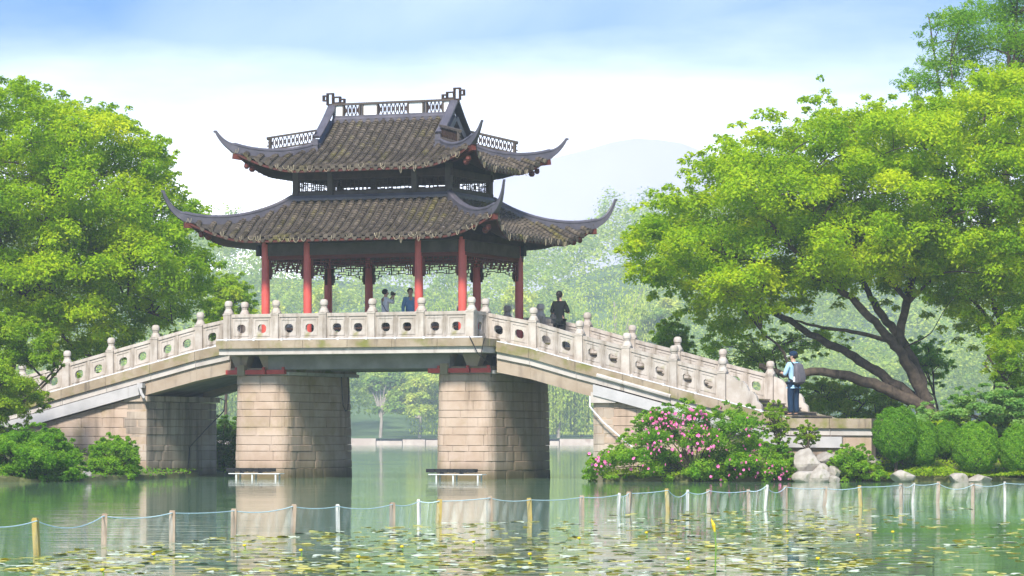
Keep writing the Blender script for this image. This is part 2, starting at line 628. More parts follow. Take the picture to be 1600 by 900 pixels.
def panel_mesh(length, slope, nh=2, hh=0.77):
    cu_ = bpy.data.curves.new('c', 'CURVE')
    cu_.dimensions = '2D'
    cu_.fill_mode = 'BOTH'
    cu_.extrude = 0.045

    def spl(pts):
        s_ = cu_.splines.new('POLY')
        s_.points.add(len(pts) - 1)
        for q, (a_, b_) in zip(s_.points, pts):
            q.co = (a_, b_, 0, 1)
        s_.use_cyclic_u = True
    spl([(0, 0), (length, 0), (length, hh - .1), (0, hh - .1)])
    cw = length / nh
    for i in range(nh):
        cx_ = cw * (i + .5)
        pts = []
        for k in range(24):
            a_ = 2 * math.pi * k / 24
            r_ = 0.122 * (1 + 0.12 * abs(math.sin(2 * a_)))
            pts.append((cx_ + r_ * 1.08 * math.cos(a_), 0.345 + r_ * math.sin(a_)))
        spl(pts)
    o = bpy.data.objects.new('tmp', cu_)
    COL.objects.link(o)
    dg = bpy.context.evaluated_depsgraph_get()
    me = bpy.data.meshes.new_from_object(o.evaluated_get(dg))
    bpy.data.objects.remove(o)
    mb_ = MB()
    mb_.add([(q.co.x, q.co.z, q.co.y) for q in me.vertices], [tuple(f.vertices) for f in me.polygons])
    bpy.data.meshes.remove(me)
    mb_.box(0, length, -.075, .075, hh - .099, hh)          # handrail
    mb_.box(0.002, length - .002, -.07, .07, 0, .085)        # foot rail
    for i in range(nh + 1):
        x_ = cw * i
        mb_.box(max(0, x_ - .045), min(length, x_ + .045), -.064, .064, .086, hh - .1)
    for i in range(nh):                                     # raised field round every hole, set off by a groove
        xa, xb = cw * i + .085, cw * (i + 1) - .085
        for s_ in (-1, 1):
            y0, y1 = sorted((s_ * .0455, s_ * .060))
            mb_.box(xa, xb, y0, y1, .125, .165)
            mb_.box(xa, xb, y0, y1, hh - .185, hh - .145)
            mb_.box(xa, xa + .04, y0, y1, .166, hh - .186)
            mb_.box(xb - .04, xb, y0, y1, .166, hh - .186)
    mb_.v = [(a_, b_, c_ + slope * a_) for a_, b_, c_ in mb_.v]
    me = mb_.mesh('balustrade_panel', fix=True)
    me.materials.append(m_rail)
    return me


PCACHE = {}


def panel(u0, z0, u1, z1, v, nh=2):
    length = u1 - u0 - 0.2
    key = (round(length, 2), round((z1 - z0) / (u1 - u0), 2), nh)
    if key not in PCACHE:
        PCACHE[key] = panel_mesh(key[0], key[1], nh)
    sl_ = (z1 - z0) / (u1 - u0)
    return link('balustrade_panel', PCACHE[key], None, BR, (u0 + 0.1, v, z0 + sl_ * 0.1 + .004))


pu = [-3.83 + 1.54 * i for i in range(6)]
for sv in (-3.1, 3.1):
    for u in pu:
        post(u, sv, 3.99)
    for a, c in zip(pu[:-1], pu[1:]):
        panel(a, 3.99, c, 3.99, sv)
# short returns from the platform to the narrower ramps
ret = panel_mesh(0.82, 0, 1)
for u in (pu[0], pu[-1]):
    for v0 in (-2.99, 2.16):
        o = link('balustrade_panel', ret, None, BR, (u, v0, 3.994), math.pi / 2)
ru = [3.85, 5.34, 6.75, 8.17, 9.57, 11.0]
lu = [-3.85, -5.33, -6.83, -8.33, -9.85, -11.4]
for v in (-2.05, 2.05):
    for u in ru + lu:
        post(u, v, zb(u))
    for a, c in zip(ru[:-1], ru[1:]):
        panel(a, zb(a), c, zb(c), v)
    for a, c in zip(lu[:-1], lu[1:]):
        panel(c, zb(c), a, zb(a), v)
    # scrolled drum stone that ends the balustrade
    prof = [(11.13, zb(11.13)), (12.75, zb(12.75)), (12.72, zb(12.7) + .16), (12.55, zb(12.5) + .22), (12.50, zb(12.5) + .36), (12.36, zb(12.4) + .47),
            (12.15, zb(12.2) + .47), (12.06, zb(12.1) + .60), (11.85, zb(11.9) + .70), (11.6, zb(11.6) + .66), (11.5, zb(11.5) + .72), (11.13, zb(11.13) + .76)]
    prof = [(11.13 + (a_ - 11.13) * .64, zb(11.13 + (a_ - 11.13) * .64) + c_ - zb(a_)) for a_, c_ in prof]
    mb = MB()
    n = len(prof)
    mb.add([(a_, v + s_ * .07, c_) for s_ in (-1, 1) for a_, c_ in prof], [tuple(range(n)), tuple(range(2 * n - 1, n - 1, -1))] + [(i, (i + 1) % n, n + (i + 1) % n, n + i) for i in range(n)])
    mb.build('drum_stone', m_rail, BR)


# bands that follow the ramp: each length of stone is a piece
def strip(name, mat, us, v0, v1, dz0, dz1, gap=0.012):
    for a_, c_ in zip(us[:-1], us[1:]):
        mb_ = MB()
        a2, c2 = a_ + gap / 2, c_ - gap / 2
        za, zc = zb(a2), zb(c2)
        mb_.add([(a2, v0, za + dz0), (c2, v0, zc + dz0), (c2, v1, zc + dz0), (a2, v1, za + dz0), (a2, v0, za + dz1), (c2, v0, zc + dz1), (c2, v1, zc + dz1), (a2, v1, za + dz1)],
                [(3, 2, 1, 0), (4, 5, 6, 7), (0, 1, 5, 4), (1, 2, 6, 5), (2, 3, 7, 6), (3, 0, 4, 7)])
        mb_.build(name, mat, BR)


USR = [4.32, 5.34, 6.75, 8.17, 9.57, 11.0, 12.3, 13.0, 14.2, 15.4]
USL = [-15.0, -13.5, -11.4, -9.85, -8.33, -6.83, -5.33, -4.2]
for sgn in (-1, 1):
    for us in (USR, USL):
        va, vb = sorted((sgn * 1.86, sgn * 2.42))
        strip('coping_stone', m_coping, us, va, vb, -0.27, -0.002)
        va, vb = sorted((sgn * 1.86, sgn * 2.34))
        strip('fascia_stone', m_conc, us, va, vb, -0.46, -0.275)
    va, vb = sorted((sgn * 1.7, sgn * 2.27))
    strip('girder', m_girder, [4.3, 5.34, 6.75, 7.30], va, vb, -0.86, -0.465, 0.004)
    strip('girder', m_girder, [-7.25, -6.83, -5.33, -4.2], va, vb, -0.86, -0.465, 0.004)
    va, vb = sorted((sgn * 2.29, sgn * 2.40))
    strip('cable_duct', m_duct, [7.28, 8.17, 9.57, 11.0, 12.3, 13.0, 14.55], va, vb, -0.80, -0.50, 0.0)
    strip('cable_duct', m_duct, [-15, -13.5, -11.4, -9.85, -8.33, -7.2], va, vb, -0.82, -0.49, 0.0)
# deck under the ramps and the stairs on it
for us in ([4.3, 5.34, 6.75, 8.17, 9.57, 11.0, 12.3, 13.0], [-15, -13.5, -11.4, -9.85, -8.33, -6.83, -5.33, -4.2]):
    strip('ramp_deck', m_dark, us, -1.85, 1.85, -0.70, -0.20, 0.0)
for sg in (1, -1):
    u = 4.0
    while u < 13.0:
        z1 = zb(sg * u) - 0.015
        mb = MB()
        a_, c_ = sorted((sg * u, sg * (u + 0.47)))
        mb.box(a_, c_ - .004, -1.84, 1.84, z1 - 0.34, z1 - 0.062)
        ST = mb.build('step', m_step, BR)
        mb = MB()
        mb.box(a_ - (.03 if sg < 0 else 0), c_ + (.03 if sg > 0 else 0) - .006, -1.845, 1.845, z1 - 0.060, z1 - 0.022 + random.uniform(-.004, .004))
        mb.build('tread', m_coping, ST)
        u += 0.47
mb = MB()
mb.box(12.95, 15.3, -1.88, 2.6, 0.6, 1.60)
mb.build('landing', m_step, BR)
# parapet of the landing where the ramp meets the bank
mb = MB()
mb.box(13.0, 15.35, -2.28, -1.9, 0.5, 1.43)
mb.build('landing_wall', m_pier, BR)

# platform slab
for i in range(6):
    a_, c_ = -4.12 + i * 1.41, -4.12 + (i + 1) * 1.41
    for va, vb in ((-3.36, -2.9), (2.9, 3.36)):
        mb = MB()
        mb.box(a_ + .006, c_ - .006, va, vb, 3.765, 3.985)
        mb.build('coping_stone', m_coping, BR)
for a_, c_ in ((-4.12, -3.68), (3.9, 4.34)):
    for va, vb in ((-2.89, -1.86), (1.86, 2.89)):
        mb = MB()
        mb.box(a_, c_, va, vb, 3.767, 3.983)
        mb.build('coping_stone', m_coping, BR)
mb = MB()
mb.box(-4.06, 4.28, -3.27, 3.27, 3.585, 3.76)
mb.build('platform_slab', m_conc, BR)
mb = MB()
mb.box(-3.66, 3.88, -2.88, 2.88, 3.762, 3.97)
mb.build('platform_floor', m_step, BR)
mb = MB()
for v in (-2.25, -0.8, 0.8, 2.25):
    mb.box(-2.9, 2.9, v - .16, v + .16, 3.17, 3.58)
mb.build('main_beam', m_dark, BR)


# masonry: every block its own piece
def rr_path(hu, hv, r):
    """rounded rectangle, counter-clockwise; returns function s -> (pos, normal) and length, arc flags"""
    segs = []
    cs = [(hu - r, hv - r, 0), (-(hu - r), hv - r, 90), (-(hu - r), -(hv - r), 180), (hu - r, -(hv - r), 270)]
    for i, (cx_, cy_, a0) in enumerate(cs):
        segs.append(('a', cx_, cy_, a0, r * math.pi / 2))
        nx_ = cs[(i + 1) % 4]
        a1 = R(a0 + 90)
        p0 = (cx_ + r * math.cos(a1), cy_ + r * math.sin(a1))
        p1 = (nx_[0] + r * math.cos(a1), nx_[1] + r * math.sin(a1))
        segs.append(('l', p0, p1, a1, math.dist(p0, p1)))
    tot = sum(s_[4] for s_ in segs)

    def f(s_):
        s_ %= tot
        for sg_ in segs:
            if s_ <= sg_[4] + 1e-9:
                if sg_[0] == 'a':
                    an = R(sg_[3]) + s_ / r
                    return (sg_[1] + r * math.cos(an), sg_[2] + r * math.sin(an)), (math.cos(an), math.sin(an))
                k = s_ / sg_[4]
                return tuple(sg_[1][j] + (sg_[2][j] - sg_[1][j]) * k for j in (0, 1)), (math.cos(sg_[3]), math.sin(sg_[3]))
            s_ -= sg_[4]
    return f, tot


def block(fn, s0, s1, z0, z1, cu_, cv_, batter, parent, mat, top=None):
    g = 0.004
    n = max(2, int((s1 - s0) / 0.11) + 1)
    pr = random.uniform(-.008, .010)
    vs_ = []
    for i in range(n):
        s_ = s0 + g + (s1 - s0 - 2 * g) * i / (n - 1)
        (x_, y_), (nx_, ny_) = fn(s_)
        e = 0.012 if i in (0, n - 1) else 0.0
        for dz, dep in ((g, -.16), (g, pr - .012), (g + .012, pr - e), (z1 - z0 - g - .012, pr - e), (z1 - z0 - g, pr - .012), (z1 - z0 - g, -.16)):
            z_ = z0 + dz
            q = dep - batter * z_
            uu, vv = cu_ + x_ + nx_ * q, cv_ + y_ + ny_ * q
            if top:
                z_ = min(z_, top(uu))
            vs_.append((uu, vv, z_))
    fs = [(i * 6 + j, (i + 1) * 6 + j, (i + 1) * 6 + j + 1, i * 6 + j + 1) for i in range(n - 1) for j in range(5)]
    fs += [tuple(range(6)), tuple((n - 1) * 6 + k for k in range(5, -1, -1))]
    mb_ = MB()
    mb_.add(vs_, fs)
    me = mb_.mesh('stone_block', fix=True)
    return link('stone_block', me, mat, parent)


def courses(fn, sa, sb, z0, z1, ch, cu_, cv_, batter, parent, mat, lo=0.45, hi=1.5, top=None, closed=False):
    nz_ = int(round((z1 - z0) / ch))
    cuts = [z0 + (z1 - z0) * j / nz_ + (random.uniform(-.05, .05) if 0 < j < nz_ else 0) for j in range(nz_ + 1)]
    for j in range(nz_):
        s_ = sa + random.uniform(-.5, 0) if closed else sa
        end = s_ + (sb - sa) if closed else sb
        while s_ < end - 1e-6:
            ln = random.uniform(lo, hi)
            if end - (s_ + ln) < lo * .7:
                ln = end - s_
            za, zc = cuts[j], cuts[j + 1]
            if top:
                (xx, yy), _ = fn(s_)
                (x2, y2), _ = fn(s_ + ln)
                if max(top(cu_ + xx), top(cu_ + x2)) < za + .04:
                    s_ += ln
                    continue
            block(fn, s_, s_ + ln, za, zc, cu_, cv_, batter, parent, mat, top)
            s_ += ln


for sg in (-1, 1):
    PR = link('pier', None, None, BR)
    fn, tot = rr_path(0.92, 2.42, 0.48)
    courses(fn, 0, tot, -0.26, 3.0, 0.2508, sg * 3.25, 0, 0.024, PR, m_pier, closed=True)
    mb = MB()
    mb.box(sg * 3.25 - .70, sg * 3.25 + .70, -2.20, 2.20, -0.8, 2.995)
    mb.build('core', m_mortar, PR)
    # cap slab, bearing blocks and red steel restraint bars round the pier head
    mb = MB()
    mb.box(sg * 3.25 - .98, sg * 3.25 + .98, -2.30, 2.42, 3.005, 3.10)
    mb.build('cap_slab', m_conc, PR)
    for v in (-2.2, 2.0):
        for du in (-.62, .30):
            mb = MB()
            mb.add([(sg * 3.25 + du - .30, v - .14, 3.58), (sg * 3.25 + du + .30, v - .14, 3.58), (sg * 3.25 + du + .30, v + .3, 3.58), (sg * 3.25 + du - .30, v + .3, 3.58),
                    (sg * 3.25 + du - .16, v - .10, 3.22), (sg * 3.25 + du + .16, v - .10, 3.22), (sg * 3.25 + du + .16, v + .25, 3.22), (sg * 3.25 + du - .16, v + .25, 3.22)],
                   [(0, 1, 2, 3), (7, 6, 5, 4), (0, 4, 5, 1), (1, 5, 6, 2), (2, 6, 7, 3), (3, 7, 4, 0)])
            mb.build('bearing_block', m_girder, PR)
    mb = MB()
    mb.box(sg * 3.25 - .90, sg * 3.25 + .9, -2.33, 2.4, 3.103, 3.22)
    mb.build('bearing_plinth', m_coping, PR)
    for k, (a_, c_) in enumerate(((-1.0, -.62), (-.36, .28), (.34, .92))):
        mb = MB()
        mb.box(sg * 3.25 + a_, sg * 3.25 + c_, -2.50, -2.36, 3.03, 3.16)
        mb.box(sg * 3.25 + c_ - .1, sg * 3.25 + c_ - .03, -2.47, -2.39, 3.162, 3.24)
        mb.build('steel_bar', m_redbeam, PR)
    mb = MB()
    mb.box(sg * 3.25 - .60, sg * 3.25 - .37, -2.54, -2.32, 2.99, 3.30)
    mb.build('anchor_block', m_coping, PR)

# abutments
for sg in (-1, 1):
    AB = link('abutment', None, None, BR)
    if sg < 0:
        top_l = lambda u_: zb(u_) - 0.84
        fs_front = lambda s_: ((-15.0 + s_, 0.0), (0.0, -1.0))
        courses(fs_front, 0, 7.95, -0.25, 2.75, 0.25, 0, -2.22, 0.0, AB, m_pier, top=top_l)
        courses(fs_front, 7.20, 7.95, -0.25, 2.25, 0.25, 0, -2.226, 0.0, AB, m_abut, lo=.4, hi=.6)
        fs_side = lambda s_: ((0.0, -2.21 + s_), (1.0, 0.0))
        courses(fs_side, 0, 4.42, -0.25, 2.25, 0.25, -7.04, 0, 0.0, AB, m_abut)
        mb = MB()
        mb.box(-7.75, -6.98, -2.30, 2.30, 2.26, 2.42)
        mb.build('cap_slab', m_abut, AB)
        mb = MB()
        mb.add([(-7.18, -2.08, -.6), (-15, -2.08, -.6), (-15, -2.08, 1.0), (-7.3, -2.08, 2.24), (-7.18, 2.08, -.6), (-15, 2.08, -.6), (-15, 2.08, 1.0), (-7.3, 2.08, 2.24)],
               [(0, 1, 2, 3), (7, 6, 5, 4), (0, 4, 5, 1), (1, 5, 6, 2), (2, 6, 7, 3), (3, 7, 4, 0)])
        mb.build('core', m_mortar, AB)
    else:
        top_r = lambda u_: zb(u_) - 0.80
        fs_front = lambda s_: ((7.22 + s_, 0.0), (0.0, -1.0))
        courses(fs_front, 0, 6.3, -0.25, 2.75, 0.25, 0, -2.22, 0.0, AB, m_pier, top=top_r)
        courses(fs_front, 0, 0.62, -0.25, 2.25, 0.25, 0, -2.228, 0.0, AB, m_abut, lo=.3, hi=.62)
        mb = MB()
        mb.box(7.20, 7.95, -2.36, 2.36, 2.16, 2.46)
        mb.build('bearing_block', m_conc, AB)
        mb = MB()
        mb.add([(7.24, -2.08, -.6), (13.6, -2.08, -.6), (13.6, -2.08, .85), (7.24, -2.08, 2.15), (7.24, 2.08, -.6), (13.6, 2.08, -.6), (13.6, 2.08, .85), (7.24, 2.08, 2.15)],
               [(0, 1, 2, 3), (7, 6, 5, 4), (0, 4, 5, 1), (1, 5, 6, 2), (2, 6, 7, 3), (3, 7, 4, 0)])
        mb.build('core', m_mortar, AB)

# pipes, clamps, cables fixed to the bridge
mb = MB()
mb.tube([(-4.12, -3.30, 4.02), (4.3, -3.30, 4.015)], 0.016, 6)
for u in np.arange(-3.8, 4.3, 0.9):
    mb.box(u - .03, u + .03, -3.335, -3.265, 3.986, 4.05)
mb.build('white_pipe', m_white, BR)
for us in (USR[:-2], USL[1:]):
    mb = MB()
    mb.tube([(u, -2.36, zb(u) + .018) for u in us], 0.016, 6)
    for u in np.arange(us[0] + .3, us[-1], 0.95):
        mb.box(u - .03, u + .03, -2.39, -2.33, zb(u) - .01, zb(u) + .06)
    mb.build('white_pipe', m_white, BR)
mb = MB()
mb.tube([(7.4, -2.39, 2.93), (8.4, -2.39, 2.66), (9.6, -2.39, 2.33)], 0.07, 8)
mb.build('white_pipe', m_conc, BR)
mb = MB()
mb.tube([(7.15, -2.3, 2.35), (7.2, -2.42, 2.05), (7.6, -2.42, 1.62), (8.3, -2.42, 1.05), (8.75, -2.42, .72)], 0.022, 6)
mb.build('white_conduit', m_white, BR)
mb = MB()
mb.tube([(-2.30, 1.25, 3.02), (-2.29, 1.27, 2.5), (-2.27, 1.3, 2.15), (-2.26, 1.45, 1.98), (-2.26, 1.6, 2.02), (-2.28, 1.7, 2.4), (-2.30, 1.7, 3.02)], 0.014, 5)
mb.build('hanging_cable', m_black, BR)
mb = MB()
mb.tube([(-7.0, 2.33, 2.40), (-6.80, 2.3, 2.33), (-6.74, 2.1, 2.0), (-6.86, 1.0, 1.35), (-6.98, .35, .9), (-6.99, .25, .0)], 0.018, 5)
mb.build('hanging_cable', m_black, BR)
mb = MB()
mb.tube([(3.95, -3.40, 4.03), (4.05, -3.41, 3.85), (4.2, -3.40, 3.55), (4.3, -3.36, 3.45)], 0.014, 5)
mb.tube([(4.42, -3.38, 4.0), (4.36, -3.4, 3.8), (4.28, -3.36, 3.5), (4.25, -2.55, 3.2), (4.22, -2.5, 2.9)], 0.014, 5)
mb.build('hanging_cable', m_black, BR)
# floodlight tube on the left ramp
mb = MB()
mb.box(-7.2, -7.02, -2.52, -2.34, 2.66, 2.80)
mb.tube([(-7.12, -2.48, 2.66), (-7.06, -2.50, 2.5), (-6.98, -2.48, 2.36)], 0.045, 8)
mb.build('lamp', m_duct, BR)

# ------------------------------------------------------------------ the pavilion
PV = thing('pavilion', 'two tier Chinese pavilion with upswept dark tiled roofs and red columns on the bridge', 'pavilion', (CX, 0, 0), -TH)
ZD = 3.972
for v in (-2.08, 2.08):
    for u in (-3.15, -1.78, 1.78, 3.15):
        mb = MB()
        mb.lathe([(.125, ZD + .10), (.128, ZD + 1.4), (.115, 6.92)], u, v, 14)
        CO = mb.build('column', m_red, PV, smooth=True)
        mb = MB()
        mb.lathe([(.2, ZD), (.2, ZD + .05), (.17, ZD + .10)], u, v, 12)
        mb.build('plinth', m_rail, CO)


def beam_ring(name, mat, hu, hv, z0, z1, th):
    for v in (-hv, hv):
        mb_ = MB()
        mb_.box(-hu - .12, hu + .12, v - th / 2, v + th / 2, z0, z1)
        mb_.build(name, mat, PV)
    for u in (-hu, hu):
        mb_ = MB()
        mb_.box(u - th / 2, u + th / 2, -hv + th / 2 + .002, hv - th / 2 - .002, z0 + .003, z1 - .003)
        mb_.build(name, mat, PV)


beam_ring('architrave', m_wood2, 3.15, 2.08, 6.50, 6.84, 0.13)
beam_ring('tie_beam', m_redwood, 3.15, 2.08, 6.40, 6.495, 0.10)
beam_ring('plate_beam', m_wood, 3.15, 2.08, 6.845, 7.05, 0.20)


def hanging_lattice(length, z1, h):
    """openwork frieze under a beam, in the plane y=0, x 0..length, with stepped drops at both ends"""
    mb_ = MB()
    b_ = 0.022
    rows = [z1 - b_ / 2, z1 - h * .30, z1 - h * .62, z1 - h]
    n = max(4, int(round(length / 0.16)))
    st = length / n

    def hb(x0, x1, z):
        mb_.box(x0, x1, -.018, .018, z - b_ / 2, z + b_ / 2)

    def vb_(x, z0, z1_):
        mb_.box(x - b_ / 2, x + b_ / 2, -.0165, .0165, z0, z1_)
    hb(0, length, rows[0])
    hb(0, length, rows[1])
    for i in range(n + 1):
        x = min(max(i * st, b_ / 2), length - b_ / 2)
        vb_(x, rows[1] if i % 2 else rows[3 if i % 4 == 0 else 2], rows[0])
    for i in range(n):
        x0, x1 = i * st, (i + 1) * st
        if i % 2 == 0:
            hb(x0, x1, rows[2])
            vb_((x0 + x1) / 2, rows[2], rows[1])
        else:
            hb(x0, x1, rows[2] if i % 4 == 1 else rows[1] * .5 + rows[2] * .5)
            vb_((x0 + x1) / 2, rows[3], rows[2])
        if i % 4 in (0, 3):
            hb(x0, x1, rows[3])
        else:
            hb(x0, x1, rows[3] + h * .12)
    for x0, sg_ in ((0, 1), (length, -1)):
        for k, (dx, dz) in enumerate(((.09, .40), (.20, .22), (.31, .10))):
            vb_(x0 + sg_ * dx, rows[3] - dz * .5, rows[3])
            a_, c_ = sorted((x0 + sg_ * (dx - .11), x0 + sg_ * dx))
            hb(a_, c_, rows[3] - dz * .5)
        a_, c_ = sorted((x0, x0 + sg_ * .06))
        mb_.box(a_, c_, -.03, .03, rows[3] - .28, rows[0])
    return mb_.mesh('hanging_lattice')


bays = [(-3.15, -1.78), (-1.78, 1.78), (1.78, 3.15)]
for v in (-2.08, 2.08):
    for a_, c_ in bays:
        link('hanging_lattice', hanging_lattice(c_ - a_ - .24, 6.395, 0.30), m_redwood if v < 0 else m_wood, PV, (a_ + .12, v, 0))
for u in (-3.15, 3.15):
    link('hanging_lattice', hanging_lattice(3.92, 6.395, 0.30), m_redwood, PV, (u, -1.96, 0), math.pi / 2)
for v in (-1.75, 1.75):
    mb = MB()
    mb.box(-2.9, 2.9, v - .15, v + .15, ZD + .36, ZD + .42)
    for u in (-2.6, -1.3, 0, 1.3, 2.6):
        mb.box(u - .05, u + .05, v - .12, v + .12, ZD, ZD + .36)
    mb.build('bench', m_wood, PV)

# upper storey
for v in (-1.47, 1.47):
    for u in (-2.45, -1.32, 1.38, 2.45):
        mb = MB()
        mb.box(u - .085, u + .085, v - .085, v + .085, 7.6, 9.1)
        mb.build('post', m_wood2, PV)
beam_ring('wall_panel', m_wood2, 2.45, 1.47, 8.16, 8.38, 0.07)
beam_ring('head_beam', m_wood, 2.45, 1.47, 8.745, 8.95, 0.10)


def window_lattice(length, h):
    mb_ = MB()
    b_ = .02
    mb_.box(0, length, -.02, .02, 0, .03)
    mb_.box(0, length, -.02, .02, h - .03, h)
    n = max(3, int(round(length / .13)))
    st = length / n
    rnd = random.Random(int(length * 100))
    for i in range(n + 1):
        x = min(max(i * st, b_ / 2), length - b_ / 2)
        mb_.box(x - b_ / 2, x + b_ / 2, -.015, .015, .03 if rnd.random() < .6 else h * .45, h - .03 if rnd.random() < .7 else h * .6)
    for i in range(n):
        for zz in rnd.sample((.25, .42, .6, .78), 2):
            mb_.box(i * st, (i + 1) * st, -.016, .016, h * zz - b_ / 2, h * zz + b_ / 2)
    return mb_.mesh('window_lattice')


for v in (-1.47, 1.47):
    for a_, c_ in ((-2.45, -1.32), (-1.32, 1.38), (1.38, 2.45)):
        link('window_lattice', window_lattice(c_ - a_ - .17, .36), m_wood, PV, (a_ + .085, v, 8.382))
for u in (-2.45, 2.45):
    link('window_lattice', window_lattice(2.77, .36), m_wood, PV, (u, -1.385, 8.382), math.pi / 2)


class Roof:
    def __init__(s, a0, b0, a1, b1, zfun, lift, ext, wtop, ridge_a):
        s.a0, s.b0, s.a1, s.b1, s.zf, s.lift, s.ext, s.wtop, s.ra = a0, b0, a1, b1, zfun, lift, ext, wtop, ridge_a

    def A(s, w_):
        return s.a0 + (s.a1 - s.a0) * max(w_, 0)

    def B(s, w_):
        return s.b0 + (s.b1 - s.b0) * max(w_, 0)

    def pt(s, face, x_, w_):
        """face 0 front(-v) 1 right(+u) 2 back 3 left; x_ along the face, w_ down the slope"""
        w0 = max(w_, 0)
        fb = face in (0, 2)
        Lh = s.A(w_) if fb else s.B(w_)
        o_ = (s.b0 + (s.b1 - s.b0) * w_) if fb else s.A(w_)
        r_ = min(abs(x_) / max(Lh, 1e-6), 1.0)
        k = max(0.0, (r_ - 0.45) / 0.55)
        Lf = s.a1 if fb else s.b1
        dist = (Lh - abs(x_))
        k = max(0.0, 1 - max(dist, 0) / 1.75)
        k = (k ** 2.3) * w0 ** 1.6
        z_ = s.zf(w_) + s.lift * k
        xx = x_ + math.copysign(s.ext * k, x_)
        oo = o_ + s.ext * k
        return {0: Vector((xx, -oo, z_)), 2: Vector((-xx, oo, z_)), 1: Vector((oo, xx, z_)), 3: Vector((-oo, -xx, z_))}[face]

    def hip(s, w_, dz=0.0):
        k = max(w_, 0) ** 1.6
        return Vector((s.A(w_) + s.ext * k, s.B(w_) + s.ext * k, s.zf(w_) + s.lift * k + dz))


def z_low(w_):
    return 8.14 - 1.20 * (1 - (1 - w_) ** 1.55) if w_ <= 1 else 6.94


def z_up(w_):                       # w=-0.667 at the ridge line, 0 at the foot of the gable, 1 at the eave
    tt = (w_ + .667) / 1.667
    return 10.62 - 1.62 * (1 - (1 - min(tt, 1)) ** 1.5)


